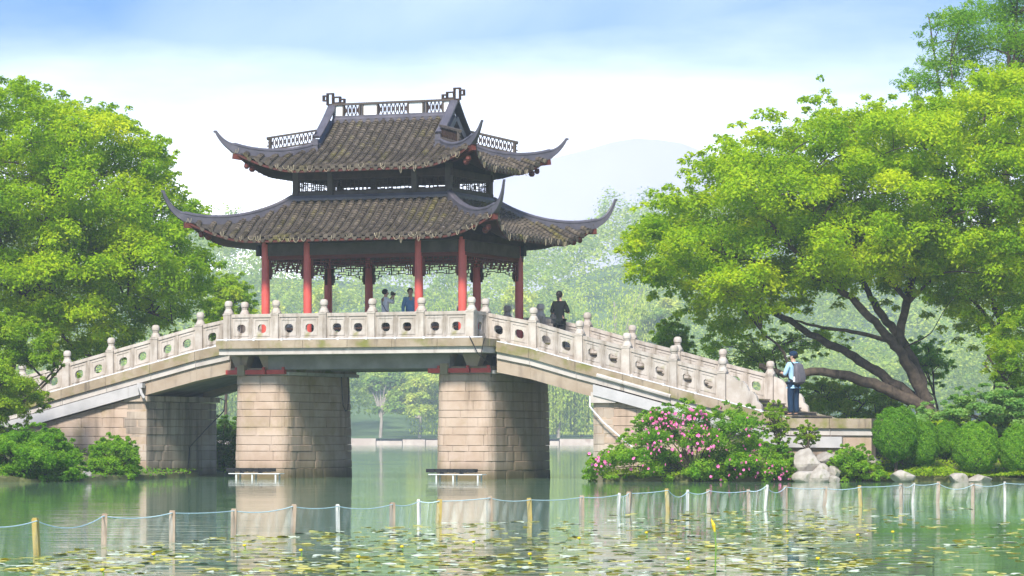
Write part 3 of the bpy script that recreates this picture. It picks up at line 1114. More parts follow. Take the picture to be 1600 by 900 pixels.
def roof(rf, name, sp):
    RT = link(name, None, None, PV)
    for face in range(4):
        fb = face in (0, 2)
        w0 = rf.wtop if fb else 0.0
        # bed the tiles lie on (and the boarded soffit below)
        nx_, nw = 44, 14
        mbt, mbs = MB(), MB()
        for mb_, dz in ((mbt, -.02), (mbs, -.13)):
            for j in range(nw + 1):
                w_ = w0 + (1 - w0) * j / nw
                Lh = rf.A(w_) if fb else rf.B(w_)
                for i in range(nx_ + 1):
                    q = rf.pt(face, Lh * (2 * i / nx_ - 1), w_)
                    mb_.v.append((q.x, q.y, q.z + dz))
            mb_.f = [(j * (nx_ + 1) + i, j * (nx_ + 1) + i + 1, (j + 1) * (nx_ + 1) + i + 1, (j + 1) * (nx_ + 1) + i) for j in range(nw) for i in range(nx_)]
        mbt.build('tile_bed', m_pan, RT, fix=False)
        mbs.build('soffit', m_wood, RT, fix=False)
        # eave board along the edge
        Lh = rf.A(1) if fb else rf.B(1)
        mb_ = MB()
        pts = [rf.pt(face, Lh * (2 * i / 40 - 1), 1.0) for i in range(41)]
        mb_.sweep([q + Vector((0, 0, -.10)) for q in pts], [(-.02, -.03), (.02, -.03), (.02, .03), (-.02, .03)])
        mb_.build('eave_board', m_eave, RT)
        # rows of barrel tiles
        nrow = int(2 * Lh / sp)
        for r_ in range(nrow + 1):
            x_ = -Lh + (2 * Lh) * (r_ + .0) / nrow
            x_ = max(-Lh * .992, min(Lh * .992, x_))
            half0 = rf.a0 if fb else rf.b0
            half1 = rf.a1 if fb else rf.b1
            ws = max(w0, (abs(x_) - half0) / (half1 - half0)) if abs(x_) > half0 else w0
            if ws > .94:
                ws = .94
            # arc length
            m_ = 30
            P = [rf.pt(face, x_, ws + (1.01 - ws) * i / m_) for i in range(m_ + 1)]
            dl = [0]
            for i in range(m_):
                dl.append(dl[-1] + (P[i + 1] - P[i]).length)
            nt_ = max(1, int(dl[-1] / 0.105))
            vs_, fs, tint = [], [], []
            lat0 = rf.pt(face, min(x_ + .05, Lh), 1.0) - rf.pt(face, max(x_ - .05, -Lh), 1.0)
            lat0.normalize()
            jit = random.uniform(-.008, .008)

            def on(d_):
                d_ = min(max(d_, 0), dl[-1])
                i_ = int(np.searchsorted(dl, d_) - 1)
                i_ = min(max(i_, 0), m_ - 1)
                k_ = (d_ - dl[i_]) / max(dl[i_ + 1] - dl[i_], 1e-6)
                return P[i_].lerp(P[i_ + 1], k_), (P[i_ + 1] - P[i_]).normalized()
            for ti in range(nt_):
                da, db = dl[-1] * ti / nt_ - .03, dl[-1] * (ti + 1) / nt_ + .012
                (pa, ta), (pb, tb) = on(da), on(db)
                sh = lat0 * (jit + random.uniform(-.005, .005))
                lf = random.uniform(-.002, .006)
                base = len(vs_)
                for (p_, t_, rr, up) in ((pa, ta, .072, -.004 + lf * .3), (pb, tb, .088, .016 + lf)):
                    nn_ = lat0.cross(t_)
                    if nn_.z < 0:
                        nn_ = -nn_
                    nn_.normalize()
                    for a_ in (0, 42, 90, 138, 180):
                        vs_.append(p_ + sh + lat0 * (rr * math.cos(R(a_))) + nn_ * (rr * .8 * math.sin(R(a_)) + up))
                for q in range(4):
                    fs.append((base + q, base + q + 1, base + 5 + q + 1, base + 5 + q))
                fs.append((base + 5, base + 6, base + 7, base + 8, base + 9))
                tv = random.random()
                tint += [tv] * 5
            # drip tile hanging below the end of the row, and one in the gutter beside it
            pe, te = on(dl[-1])
            fw = Vector((te.x, te.y, 0)).normalized()
            for off, dp, wd in ((0, .085, .083), (sp * .5, .115, .075)):
                c0 = pe + lat0 * off + fw * (.02 if off == 0 else .03)
                if off and abs(x_) > Lh * .97:
                    continue
                c0 = c0 + Vector((0, 0, (.03 if off == 0 else -.02)))
                base = len(vs_)
                for a_, z_ in ((-1, 0), (1, 0), (.95, -.45), (.45, -.85), (0, -1), (-.45, -.85), (-.95, -.45)):
                    vs_.append(c0 + lat0 * (a_ * wd) + Vector((0, 0, z_ * dp)))
                for a_, z_ in ((-1, 0), (1, 0), (.95, -.45), (.45, -.85), (0, -1), (-.45, -.85), (-.95, -.45)):
                    vs_.append(c0 - fw * .02 + lat0 * (a_ * wd) + Vector((0, 0, z_ * dp)))
                fs.append(tuple(base + q for q in range(7)))
                fs.append(tuple(base + 13 - q for q in range(7)))
                fs += [(base + q, base + (q + 1) % 7, base + 7 + (q + 1) % 7, base + 7 + q) for q in range(7)]
                tint += [random.uniform(.1, .6)] * 9
            me = bpy.data.meshes.new('tile_row')
            me.from_pydata([tuple(q) for q in vs_], [], fs)
            at_ = me.attributes.new('tint', 'FLOAT', 'FACE')
            at_.data.foreach_set('value', tint)
            me.update()
            link('tile_row', me, m_tile, RT)
    return RT


LOW = Roof(2.50, 1.56, 4.55, 3.42, z_low, 0.62, 0.36, 0.0, 2.5)
UPP = Roof(1.95, 1.00, 3.50, 2.50, z_up, 0.60, 0.32, -0.667, 1.95)
RL = roof(LOW, 'lower_roof', 0.262)
RU = roof(UPP, 'upper_roof', 0.250)


def quad_signs():
    return ((1, -1), (1, 1), (-1, 1), (-1, -1))


RPROF = [(-.085, -.17), (.085, -.17), (.085, .04), (.10, .055), (.10, .09), (.06, .13), (-.06, .13), (-.10, .09), (-.10, .055), (-.085, .04)]


def hip_ridge(rf, parent, tip, w0):
    for su, sv in quad_signs():
        pts = [rf.hip(w0 + (1.0 - w0) * i / 14, .06) for i in range(15)]
        e = pts[-1]
        T = Vector(tip)
        d_ = (T - e)
        # horn: leaves the eave along the ridge and curls up to the tip
        t0 = (pts[-1] - pts[-2]).normalized()
        c1 = e + t0 * (d_.length * .45)
        sc = [1.0] * 15
        for i in range(1, 11):
            k = i / 10
            q = e * ((1 - k) ** 2) + c1 * (2 * k * (1 - k)) + T * (k * k)
            pts.append(q)
            sc.append(1 - .74 * k ** .55)
        hd = Vector((d_.x, d_.y, 0)).normalized()
        pts.append(T + hd * .07 + Vector((0, 0, -.005)))
        sc.append(.22)
        mb_ = MB()
        mb_.sweep([Vector((q.x * su, q.y * sv, q.z)) for q in pts], RPROF, scale=sc)
        mb_.build('hip_ridge', m_ridge, parent, smooth=True)
        # carved hip beam under the corner
        mb_ = MB()
        h0, h1 = rf.hip(.45, -.28), rf.hip(1.0, -.20)
        h2 = h1 + (h1 - h0).normalized() * .02
        mb_.bar((h0.x * su, h0.y * sv, h0.z), (h2.x * su, h2.y * sv, h2.z), .13, .17)
        for k, (q0, rr) in enumerate(((.86, .085), (.80, .10))):
            hq = rf.hip(q0, -.42 - .06 * k)
            mb_.tube([(hq.x * su, hq.y * sv, hq.z - .06), (hq.x * su, hq.y * sv, hq.z), (hq.x * su, hq.y * sv, hq.z + .1)], [rr * .5, rr, rr * .8], 7)
        mb_.build('hip_beam', m_redwood, parent)


hip_ridge(LOW, RL, (5.36, 4.24, 8.32), 0.0)
hip_ridge(UPP, RU, (4.22, 3.16, 10.10), 0.0)
# skirting ridge round the foot of the upper storey
for v in (-1.58, 1.58):
    mb = MB()
    mb.sweep([(-2.62, v, 8.17), (2.62, v, 8.17)], [(-.09, -.06), (.09, -.06), (.1, .02), (.05, .10), (-.05, .10), (-.1, .02)])
    mb.build('skirting_ridge', m_ridge, RL)
for u in (-2.54, 2.54):
    mb = MB()
    mb.sweep([(u, -1.47, 8.165), (u, 1.47, 8.165)], [(-.09, -.06), (.09, -.06), (.1, .02), (.05, .10), (-.05, .10), (-.1, .02)])
    mb.build('skirting_ridge', m_ridge, RL)


def ridge_lattice(mb_, a, c, h, wd=0.02):
    """crossed bars with rings between two upright ends a -> c (base points), height h"""
    a, c = Vector(a), Vector(c)
    ln = (c - a).length
    n = max(2, int(round(ln / .13)))
    up = Vector((0, 0, 1))
    for i in range(n):
        p0, p1 = a.lerp(c, i / n), a.lerp(c, (i + 1) / n)
        q0, q1 = p0 + up * h, p1 + up * h
        mid = (p0 + q1) / 2
        sd = (c - a).normalized().cross(up)
        mb_.bar(p0, q1, wd, .024, up=sd)
        mb_.bar(p1, q0, wd, .024, up=sd)
        e1, e2 = (p0 + q0) / 2, (p1 + q1) / 2
        mb_.bar(mid.lerp(e1, .55) + up * h * .22, mid.lerp(e1, .55) - up * h * .22, wd, .022, up=sd)
        mb_.bar(mid.lerp(e2, .55) + up * h * .22, mid.lerp(e2, .55) - up * h * .22, wd, .022, up=sd)


# main ridge
mb = MB()
mb.sweep([(-1.95, 0, 10.60), (1.95, 0, 10.60)], [(-.13, -.1), (.13, -.1), (.13, .02), (.09, .07), (.09, .12), (-.09, .12), (-.09, .07), (-.13, .02)])
mb.build('main_ridge', m_ridge, RU)
mb = MB()
mb.box(-1.98, 1.98, -.07, .07, 11.04, 11.10)
for u in (-1.93, -1.62, -1.08, -0.98, -0.50, 0.50, 0.98, 1.08, 1.62, 1.93):
    mb.box(u - .025, u + .025, -.05, .05, 10.72, 11.04)
mb.build('ridge_frame', m_wood2, RU)
for a_, c_ in ((-1.595, -1.105), (-.475, .475), (1.105, 1.595)):
    mb = MB()
    ridge_lattice(mb, (a_, 0, 10.72), (c_, 0, 10.72), .32)
    mb.build('ridge_lattice', m_wood, RU)
for a_, c_ in ((-.955, -.525), (.525, .955), (-1.905, -1.645), (1.645, 1.905)):
    mb = MB()
    mb.box(a_, c_, -.02, .02, 10.735, 11.03)
    mb.build('plaster_panel', m_plaster, RU)


def frame_sq(mb_, x0, x1, z0, z1, th=.04, y=.06):
    mb_.box(x0, x1, -y, y, z0, z0 + th)
    mb_.box(x0, x1, -y, y, z1 - th, z1)
    mb_.box(x0, x0 + th, -y + .002, y - .002, z0 + th, z1 - th)
    mb_.box(x1 - th, x1, -y + .002, y - .002, z0 + th, z1 - th)


for sg in (-1, 1):
    mb = MB()
    for x0, x1, z0, z1 in ((1.58, 1.76, 11.10, 11.24), (1.72, 1.98, 11.102, 11.31), (1.955, 2.17, 11.06, 11.42), (2.14, 2.30, 11.18, 11.36), (2.03, 2.12, 10.99, 11.075)):
        a_, c_ = sorted((sg * x0, sg * x1))
        frame_sq(mb, a_, c_, z0, z1, .038)
    mb.build('ridge_ornament', m_wood, RU)
# descending ridges on the gable edges: white plaster sides under a grey coping, lattice ridges on the hips
for su in (-1, 1):
    for sv in (-1, 1):
        pts = [Vector((su * 1.98, sv * (0.06 + 1.06 * k), z_up(-.667 + .667 * (0.06 + 1.06 * k) / 1.0))) for k in (0, .2, .4, .6, .8, 1.0)]
        lift_ = [.46, .43, .40, .38, .36, .35]
        mb = MB()
        mb.sweep([q + Vector((0, 0, .0)) for q in pts], [(-.07, -.12), (.07, -.12), (.07, .05), (-.07, .05)])
        mb.build('gable_base', m_ridge, RU)
        mb = MB()
        mb.sweep([q + Vector((0, 0, l_)) for q, l_ in zip(pts, lift_)], [(-.13, -.03), (.13, -.03), (.13, .015), (.07, .05), (-.07, .05), (-.13, .015)])
        mb.build('gable_ridge', m_ridge, RU)
        e = pts[-1]
        mb = MB()
        mb.box(e.x - .12, e.x + .12, min(e.y, e.y + sv * .12), max(e.y, e.y + sv * .12), e.z - .12, e.z + .02)
        mb.box(e.x - .09, e.x + .09, min(e.y, e.y + sv * .09), max(e.y, e.y + sv * .09), e.z + .021, e.z + .30)
        mb.box(e.x - .12, e.x + .12, min(e.y, e.y + sv * .11), max(e.y, e.y + sv * .11), e.z + .12, e.z + .16)
        mb.build('ridge_pedestal', m_ridge, RU)
        # lattice crest on the hip ridge
        a_ = UPP.hip(0.04, .18)
        c_ = UPP.hip(0.60, .18)
        a_ = Vector((a_.x * su, a_.y * sv, a_.z))
        c_ = Vector((c_.x * su, c_.y * sv, c_.z))
        hh = .30
        mb = MB()
        ridge_lattice(mb, a_, c_, hh)
        mb.build('ridge_lattice', m_wood, RU)
        dr = (c_ - a_).normalized()
        mb = MB()
        mb.bar(a_ + Vector((0, 0, hh + .03)), c_ + dr * .10 + Vector((0, 0, hh + .03)), .11, .06)
        mb.bar(a_ + Vector((0, 0, -.02)), c_ + dr * .05 + Vector((0, 0, -.02)), .12, .05)
        mb.bar(c_ + Vector((0, 0, -.02)), c_ + Vector((0, 0, hh + .02)), .10, .07, up=(1, 0, 0))
        for zz in (.08, .18, .27):
            mb.bar(c_ + Vector((0, 0, zz)), c_ + dr * (.10 if zz != .18 else .06) + Vector((0, 0, zz + .02)), .06, .035)
        mb.build('ridge_frame', m_wood2, RU)
    # gable boarding
    mb = MB()
    x_ = su * 1.88
    vs_ = [(x_, v_, z_up(-.667 + .667 * abs(v_)) - .03) for v_ in np.linspace(-1, 1, 13)]
    mb.add(vs_, [tuple(range(13))])
    mb.add([(p_[0] - su * .05, p_[1], p_[2]) for p_ in vs_], [tuple(range(12, -1, -1))])
    mb.build('gable_board', m_wood2, RU)
# loose lamp cables along the eaves
for rf, RT, nm in ((LOW, RL, 26), (UPP, RU, 20)):
    mb = MB()
    for face in (0, 1):
        Lh = rf.A(1) if face == 0 else rf.B(1)
        rr = random.Random(5 + face)
        for k in range(nm if face == 0 else nm // 2):
            x_ = rr.uniform(-Lh, Lh)
            q = rf.pt(face, x_, 1.0)
            o_ = Vector((0, -.06, 0)) if face == 0 else Vector((.06, 0, 0))
            al = Vector((1, 0, 0)) if face == 0 else Vector((0, 1, 0))
            q = q + o_
            wv, dp = rr.uniform(.03, .10), rr.uniform(.08, .2)
            z0 = rr.uniform(-.05, .08)
            mb.tube([q + al * (-wv) + Vector((0, 0, z0)), q + al * (-wv * .6) + Vector((0, 0, z0 - dp * .8)), q + Vector((0, 0, z0 - dp)), q + al * (wv * .7) + Vector((0, 0, z0 - dp * .6)), q + al * wv + Vector((0, 0, z0 + .02))], .006, 4, cap=False)
    mb.build('eave_cable', m_cable, RT, fix=False)['kind'] = 'stuff'

# black loudspeakers hung at the column heads
for (px, py, lab) in ((405, 392, 'small black loudspeaker box hung at the left front column under the eave'), (818, 392, 'small black loudspeaker box hung at the right rear column under the eave')):
    v = -2.08 if px < 600 else 2.08
    u, z = inv(px, py, v)
    mb = MB()
    mb.box(-.06, .06, -.09, .09, -.16, .16)
    mb.box(-.045, .045, -.10, -.091, -.13, .13)
    mb.box(.061 if px < 600 else -.16, .16 if px < 600 else -.061, -.03, .03, -.02, .02)
    tag(mb.build('loudspeaker', m_black, None, loc=b2w(u, v, z), rz=-TH), lab, 'loudspeaker', 'loudspeakers on the pavilion')

# ------------------------------------------------------------------ foliage
def leaf_mesh(name, C, Nrm, size, tint, aspect=0.5, droop=0.0):
    """one kite-shaped quad per leaf: C centres, Nrm normals, size lengths"""
    n = len(C)
    Nrm = Nrm / np.linalg.norm(Nrm, axis=1, keepdims=True)
    r_ = RNG.normal(size=(n, 3))
    r_[:, 2] -= droop
    T = np.cross(Nrm, np.cross(r_, Nrm))
    T /= np.linalg.norm(T, axis=1, keepdims=True) + 1e-9
    Sd = np.cross(Nrm, T)
    s = size[:, None]
    V = np.empty((n, 4, 3))
    V[:, 0] = C - T * s * .5
    V[:, 1] = C + Sd * s * aspect * .5 - T * s * .05 + Nrm * s * .08
    V[:, 2] = C + T * s * .5
    V[:, 3] = C - Sd * s * aspect * .5 - T * s * .05 + Nrm * s * .08
    me = bpy.data.meshes.new(name)
    me.vertices.add(n * 4)
    me.vertices.foreach_set('co', V.astype(np.float32).ravel())
    me.loops.add(n * 4)
    me.loops.foreach_set('vertex_index', np.arange(n * 4, dtype=np.int32))
    me.polygons.add(n)
    me.polygons.foreach_set('loop_start', np.arange(0, n * 4, 4, dtype=np.int32))
    try:
        me.polygons.foreach_set('loop_total', np.full(n, 4, dtype=np.int32))
    except Exception:
        pass
    a_ = me.attributes.new('tint', 'FLOAT', 'FACE')
    a_.data.foreach_set('value', np.clip(tint, 0, 1).astype(np.float32))
    me.update(calc_edges=True)
    return me


def in_poly(P, poly):
    x, y = P[:, 0], P[:, 1]
    ins = np.zeros(len(P), bool)
    n = len(poly)
    for i in range(n):
        x1, y1 = poly[i]
        x2, y2 = poly[(i + 1) % n]
        c = ((y1 > y) != (y2 > y)) & (x < (x2 - x1) * (y - y1) / (y2 - y1 + 1e-12) + x1)
        ins ^= c
    return ins


def edge_dist(P, poly):
    d = np.full(len(P), 1e9)
    n = len(poly)
    for i in range(n):
        a = np.array(poly[i], float)
        b_ = np.array(poly[(i + 1) % n], float)
        ab = b_ - a
        t_ = np.clip(((P - a) @ ab) / (ab @ ab + 1e-12), 0, 1)
        d = np.minimum(d, np.linalg.norm(P - (a + t_[:, None] * ab), axis=1))
    return d


def puffs(poly_px, Y, depth, rmin, rmax, nmax, spread=0.54):
    """rounded leaf masses filling a crown outline (given as pixels at depth Y) through its own thickness"""
    poly = [(at(a, c, Y).x, at(a, c, Y).z) for a, c in poly_px]
    xs = [q[0] for q in poly]
    zs = [q[1] for q in poly]
    P = np.column_stack([RNG.uniform(min(xs), max(xs), nmax * 60), RNG.uniform(min(zs), max(zs), nmax * 60)])
    P = P[in_poly(P, poly)]
    D = edge_dist(P, poly)
    out_ = []
    C_, R_ = np.zeros((0, 3)), np.zeros(0)
    for (x, z), d in zip(P, D):
        r = min(max(d * 0.98, 0), rmax * RNG.uniform(.65, 1.0))
        if r < rmin:
            continue
        half = depth * min(1.0, math.sqrt(d / (rmax * 1.7)))
        y = Y + RNG.uniform(-half, half)
        c = np.array([x, y, z])
        if len(R_) and np.any(np.linalg.norm((C_ - c), axis=1) < spread * (R_ + r)):
            continue
        C_ = np.vstack([C_, c])
        R_ = np.append(R_, r)
        if len(R_) >= nmax:
            break
    k_ = max(1, nmax)
    per = []
    n_ = len(poly)
    for i in range(n_):
        a_, b_ = np.array(poly[i]), np.array(poly[(i + 1) % n_])
        m_ = int(np.linalg.norm(b_ - a_) / (rmin * 1.5)) + 1
        for j in range(m_):
            per.append(a_ + (b_ - a_) * (j + RNG.random()) / m_)
    for q in per:
        r = rmin * RNG.uniform(.55, 1.05)
        q = q + RNG.normal(0, rmin * .45, 2)
        C_ = np.vstack([C_, [q[0], Y + RNG.normal(0, depth * .3), max(q[1], .12)]])
        R_ = np.append(R_, r)
    return C_, R_


def crown(name, C_, R_, n, size, mat, parent, flat=.8, tmean=.5, tsd=.2, aspect=.5, subs=22, spread=.19, droop=.3):
    m = len(R_)
    K = subs
    dirs = RNG.normal(size=(m, K, 3))
    dirs /= np.linalg.norm(dirs, axis=2, keepdims=True)
    dirs[:, :, 2] = np.where(dirs[:, :, 2] < -.45, -dirs[:, :, 2], dirs[:, :, 2])
    ptint = RNG.normal(tmean, tsd * .55, m)
    stint = RNG.normal(0, tsd * .45, (m, K))
    srad = RNG.uniform(.62, .98, (m, K))
    pr = np.maximum(R_, .12) ** 1.9
    pi = RNG.choice(m, n, p=pr / pr.sum())
    ki = RNG.integers(0, K, n)
    d = dirs[pi, ki]
    r = R_[pi][:, None]
    sc = np.array([1, 1, flat])
    P = C_[pi] + d * r * srad[pi, ki][:, None] * .85 * sc + np.clip(RNG.normal(size=(n, 3)), -2.0, 2.0) * spread * r * np.array([1, 1, .7])
    Nn_ = d * .7 + np.array([0, 0, .75]) + RNG.normal(size=(n, 3)) * .55
    tint = ptint[pi] + stint[pi, ki] + RNG.normal(0, tsd * .5, n)
    sz = size * RNG.uniform(.7, 1.3, n)
    me = leaf_mesh(name, P, Nn_, sz, tint, aspect, droop)
    return link('crown' if parent else name, me, mat, parent)


def limb(mb_, pts, r0, r1, n=7, wob=.03):
    """smooth wobbling tapered limb through control points"""
    pts = [Vector(q) for q in pts]
    res = []
    m = len(pts)
    for i in range(m - 1):
        p0, p1, p2, p3 = pts[max(i - 1, 0)], pts[i], pts[i + 1], pts[min(i + 2, m - 1)]
        for k in range(6):
            t_ = k / 6
            res.append(0.5 * ((2 * p1) + (p2 - p0) * t_ + (2 * p0 - 5 * p1 + 4 * p2 - p3) * t_ ** 2 + (3 * p1 - p0 - 3 * p2 + p3) * t_ ** 3))
    res.append(pts[-1])
    q = len(res)
    rad = [r0 + (r1 - r0) * (i / (q - 1)) ** .8 for i in range(q)]
    res = [p_ + Vector((random.uniform(-1, 1), random.uniform(-1, 1), random.uniform(-1, 1))) * min(wob, rad[i] * .35) for i, p_ in enumerate(res)]
    mb_.tube(res, [r_ * random.uniform(.92, 1.08) for r_ in rad], n)
    return [(p_, rad[i]) for i, p_ in enumerate(res)]


def twigs(mb_, nodes, C_, R_, rad=.035, maxn=90, toward=.5):
    """branches that run from the limbs into the leaf masses"""
    idx = np.argsort(-R_)[:maxn]
    NP = np.array([list(q[0]) for q in nodes])
    for i in idx:
        c = C_[i]
        d = np.linalg.norm(NP - c, axis=1) + np.maximum(NP[:, 2] - c[2], 0) * 2.0
        j = int(np.argmin(d))
        a = Vector(NP[j])
        e = Vector(c)
        ln = (e - a).length
        if ln < .2:
            continue
        mid = a.lerp(e, .5) + Vector((random.uniform(-.1, .1), random.uniform(-.1, .1), .12)) * ln
        r0 = min(nodes[j][1] * .8, rad * (1 + .25 * ln))
        seg = limb(mb_, [a, mid, e], r0, .008, 5, .015)
        for _ in range(3):
            b0 = seg[random.randrange(len(seg) // 2, len(seg))]
            dr = Vector((random.uniform(-1, 1), random.uniform(-1, 1), random.uniform(-.2, .9))) * R_[i] * .8
            mb_.tube([b0[0], b0[0] + dr * .5 + Vector((0, 0, .04)), b0[0] + dr], [max(b0[1] * .6, .007), .008, .004], 4, cap=False)


def tree(name, label, poly, Y, depth, base_px, n_leaf, size, mat, rmin=.28, rmax=1.1, nmax=150, limbs=None, r_trunk=.22, group=None, cat='tree', tw=70, **kw):
    C_, R_ = puffs(poly, Y, depth, rmin, rmax, nmax)
    b0 = at(base_px[0], base_px[1], Y)
    T = thing(name, label, cat, b0, group=group)
    off = np.array(list(b0))
    mb_ = MB()
    nodes = []
    if limbs is None:
        cx_, cz_ = C_[:, 0].mean(), C_[:, 2].mean()
        limbs = [([b0, b0.lerp(Vector((cx_, Y, cz_)), .55), Vector((cx_, Y, cz_))], r_trunk, r_trunk * .35)]
        for k in range(4):
            q = C_[RNG.integers(len(C_))]
            limbs.append(([b0.lerp(Vector((cx_, Y, cz_)), .4), b0.lerp(Vector(q), .7) + Vector((0, 0, .2)), Vector(q)], r_trunk * .5, .03))
    for pts, r0, r1 in limbs:
        nodes += limb(mb_, [Vector(q) - b0 for q in pts], r0 * .82, r1 * .8, 9, .05)
    twigs(mb_, nodes, C_ - off, R_, .03 if r_trunk < .2 else .045, tw)
    mb_.build('trunk', m_bark, T, smooth=True, fix=False)
    crown('crown', C_ - off, R_, n_leaf, size, mat, T, **kw)
    return T


def bush(name, label, poly, Y, depth, n_leaf, size, mat, rmin=.12, rmax=.5, nmax=60, group=None, cat='bush', **kw):
    C_, R_ = puffs(poly, Y, depth, rmin, rmax, nmax)
    zmin = min(at(a, c, Y).z for a, c in poly)
    b0 = Vector((C_[:, 0].mean(), Y, max(zmin, 0.0)))
    T = thing(name, label, cat, b0, group=group)
    off = np.array(list(b0))
    mb_ = MB()
    nodes = [(Vector((0, 0, -.15)), .04), (Vector((.05, 0, .15)), .035)]
    mb_.tube([q[0] for q in nodes], .04, 6)
    twigs(mb_, nodes, C_ - off, R_, .02, 30)
    mb_.build('stems', m_bark, T, smooth=True, fix=False)['kind'] = 'stuff'
    crown('crown', C_ - off, R_, n_leaf, size, mat, T, **kw)
    return T, C_, R_


# right camphor tree
YR = 4.0
RT_POLY = [(969, 378), (987, 351), (1018, 302), (1067, 302), (1090, 290), (1062, 258), (1089, 236), (1120, 242), (1122, 211), (1151, 192), (1180, 204), (1182, 181), (1200, 176),
           (1227, 195), (1258, 178), (1265, 142), (1298, 145), (1302, 173), (1329, 169), (1355, 149), (1387, 167), (1404, 153), (1449, 153), (1515, 113), (1600, 98), (1720, 90),
           (1740, 300), (1720, 470), (1640, 500), (1560, 545), (1500, 525), (1440, 470), (1385, 478), (1335, 462), (1290, 480), (1240, 495), (1190, 520), (1150, 545), (1100, 530), (1075, 492),
           (1062, 462), (1018, 462), (1006, 440), (985, 442), (974, 405)]
bR = (1448, 648)


def ap(seq, Y0, dy=0.0):
    return [at(a, c, Y0 + dy * i) for i, (a, c) in enumerate(seq)]


limbs_R = [
    (ap([(1450, 655), (1446, 640), (1438, 628)], YR), .42, .36),
    (ap([(1452, 640), (1395, 612), (1335, 592), (1275, 580), (1225, 584), (1185, 570)], YR, -.25), .26, .10),
    (ap([(1445, 632), (1385, 592), (1335, 556), (1275, 527), (1215, 490), (1165, 462), (1110, 430)], YR, .25), .24, .06),
    (ap([(1448, 632), (1425, 580), (1392, 530), (1352, 488), (1300, 440), (1230, 380), (1180, 320)], YR, -.3), .26, .06),
    (ap([(1450, 630), (1432, 575), (1402, 522), (1372, 482), (1350, 440), (1335, 350), (1320, 240)], YR, .35), .24, .06),
    (ap([(1392, 535), (1340, 520), (1285, 512), (1240, 500)], YR, .2), .10, .04),
    (ap([(1405, 540), (1420, 460), (1450, 360), (1500, 260), (1540, 180)], YR, .5), .20, .05),
    (ap([(1300, 440), (1220, 420), (1130, 395), (1050, 370)], YR, -.6), .10, .04),
    (ap([(1420, 470), (1350, 400), (1270, 330), (1190, 260)], YR, -.5), .10, .04),
    (ap([(1238, 584), (1220, 545), (1190, 520)], YR - 1.2, .1), .07, .04),
    (ap([(1590, 660), (1585, 560), (1560, 490), (1540, 430), (1535, 350)], YR + 1.5, .1), .20, .08),
    (ap([(1575, 540), (1530, 480), (1490, 440)], YR + 1.5, .1), .10, .05),
    (ap([(1408, 545), (1440, 530), (1455, 520)], YR, .2), .04, .02),
]
tree('camphor_tree', 'huge leaning camphor tree with bright green crown beside the right end of the bridge', RT_POLY, YR, 4.2, bR, 330000, .125, m_leaf_a,
     .25, 1.10, 400, limbs_R, tw=150, tmean=.52, tsd=.26)

# tree behind it at the top right, darker and looser
tree('loose_leaved_tree', 'darker loose leaved tree reaching above the camphor in the top right corner',
     [(1398, 150), (1418, 112), (1442, 95), (1445, 60), (1452, 22), (1492, 14), (1530, -4), (1565, -60), (1720, -60), (1720, 150), (1600, 118), (1520, 130), (1450, 155)], 13.0, 2.6, (1560, 640),
     38000, .13, m_leaf_b, .2, .8, 80, None, .2, tw=60, tmean=.5, tsd=.25, aspect=.32, spread=.34)

# understorey behind the leaning limbs
tree('small_tree', 'low leafy tree behind the leaning limbs at the bridge end',
     [(1240, 600), (1290, 590), (1340, 600), (1400, 612), (1425, 640), (1415, 668), (1330, 668), (1262, 660), (1245, 630)], 9.0, 1.6, (1330, 672), 20000, .10, m_leaf_c, .14, .45, 60, None, .07, tmean=.55, tsd=.25, tw=40)
tree('small_tree', 'thin small leaved tree behind the far balustrade left of the backpacker',
     [(1082, 545), (1110, 525), (1160, 530), (1215, 530), (1262, 510), (1325, 520), (1330, 545), (1290, 556), (1240, 560), (1195, 590), (1150, 585), (1100, 565)], 8.5, 1.4, (1230, 650), 9000, .10, m_leaf_c, .12, .3, 60, None, .07, tmean=.6, tsd=.25, tw=40)
tree('small_tree', 'rounded bright green tree just behind the far balustrade posts', [(1020, 525), (1030, 505), (1050, 496), (1070, 508), (1082, 530), (1078, 556), (1030, 556)], 9.0, .9, (1050, 640), 9000, .09, m_leaf_c, .12, .45, 24, None, .06, tmean=.4, tw=16)
tree('small_tree', 'sparse tree with open leaves between the leaning trunk and the right edge',
     [(1405, 540), (1440, 530), (1480, 545), (1490, 580), (1470, 600), (1440, 600), (1410, 575)], 10.0, 1.2, (1470, 655), 5500, .11, m_leaf_b, .14, .4, 26, None, .06, tmean=.6, tw=20)
tree('bushy_tree', 'bright green bushy tree at the right edge above the clipped bushes',
     [(1538, 560), (1535, 525), (1560, 500), (1600, 482), (1660, 478), (1700, 540), (1690, 650), (1600, 640), (1560, 610)], -5.0, 1.3, (1620, 700), 34000, .085, m_leaf_c, .14, .6, 60, None, .08, tmean=.42, tsd=.25, tw=30)
tree('maple_tree', 'pale green layered maple spreading over the clipped round bushes',
     [(1400, 655), (1430, 632), (1480, 628), (1500, 610), (1560, 600), (1640, 612), (1650, 690), (1560, 690), (1520, 668), (1470, 668), (1430, 676)], -6.0, 1.0, (1530, 735), 26000, .09, m_leaf_e, .10, .42, 70, None, .06,
     flat=.35, tmean=.5, tsd=.28, tw=40, aspect=.7)

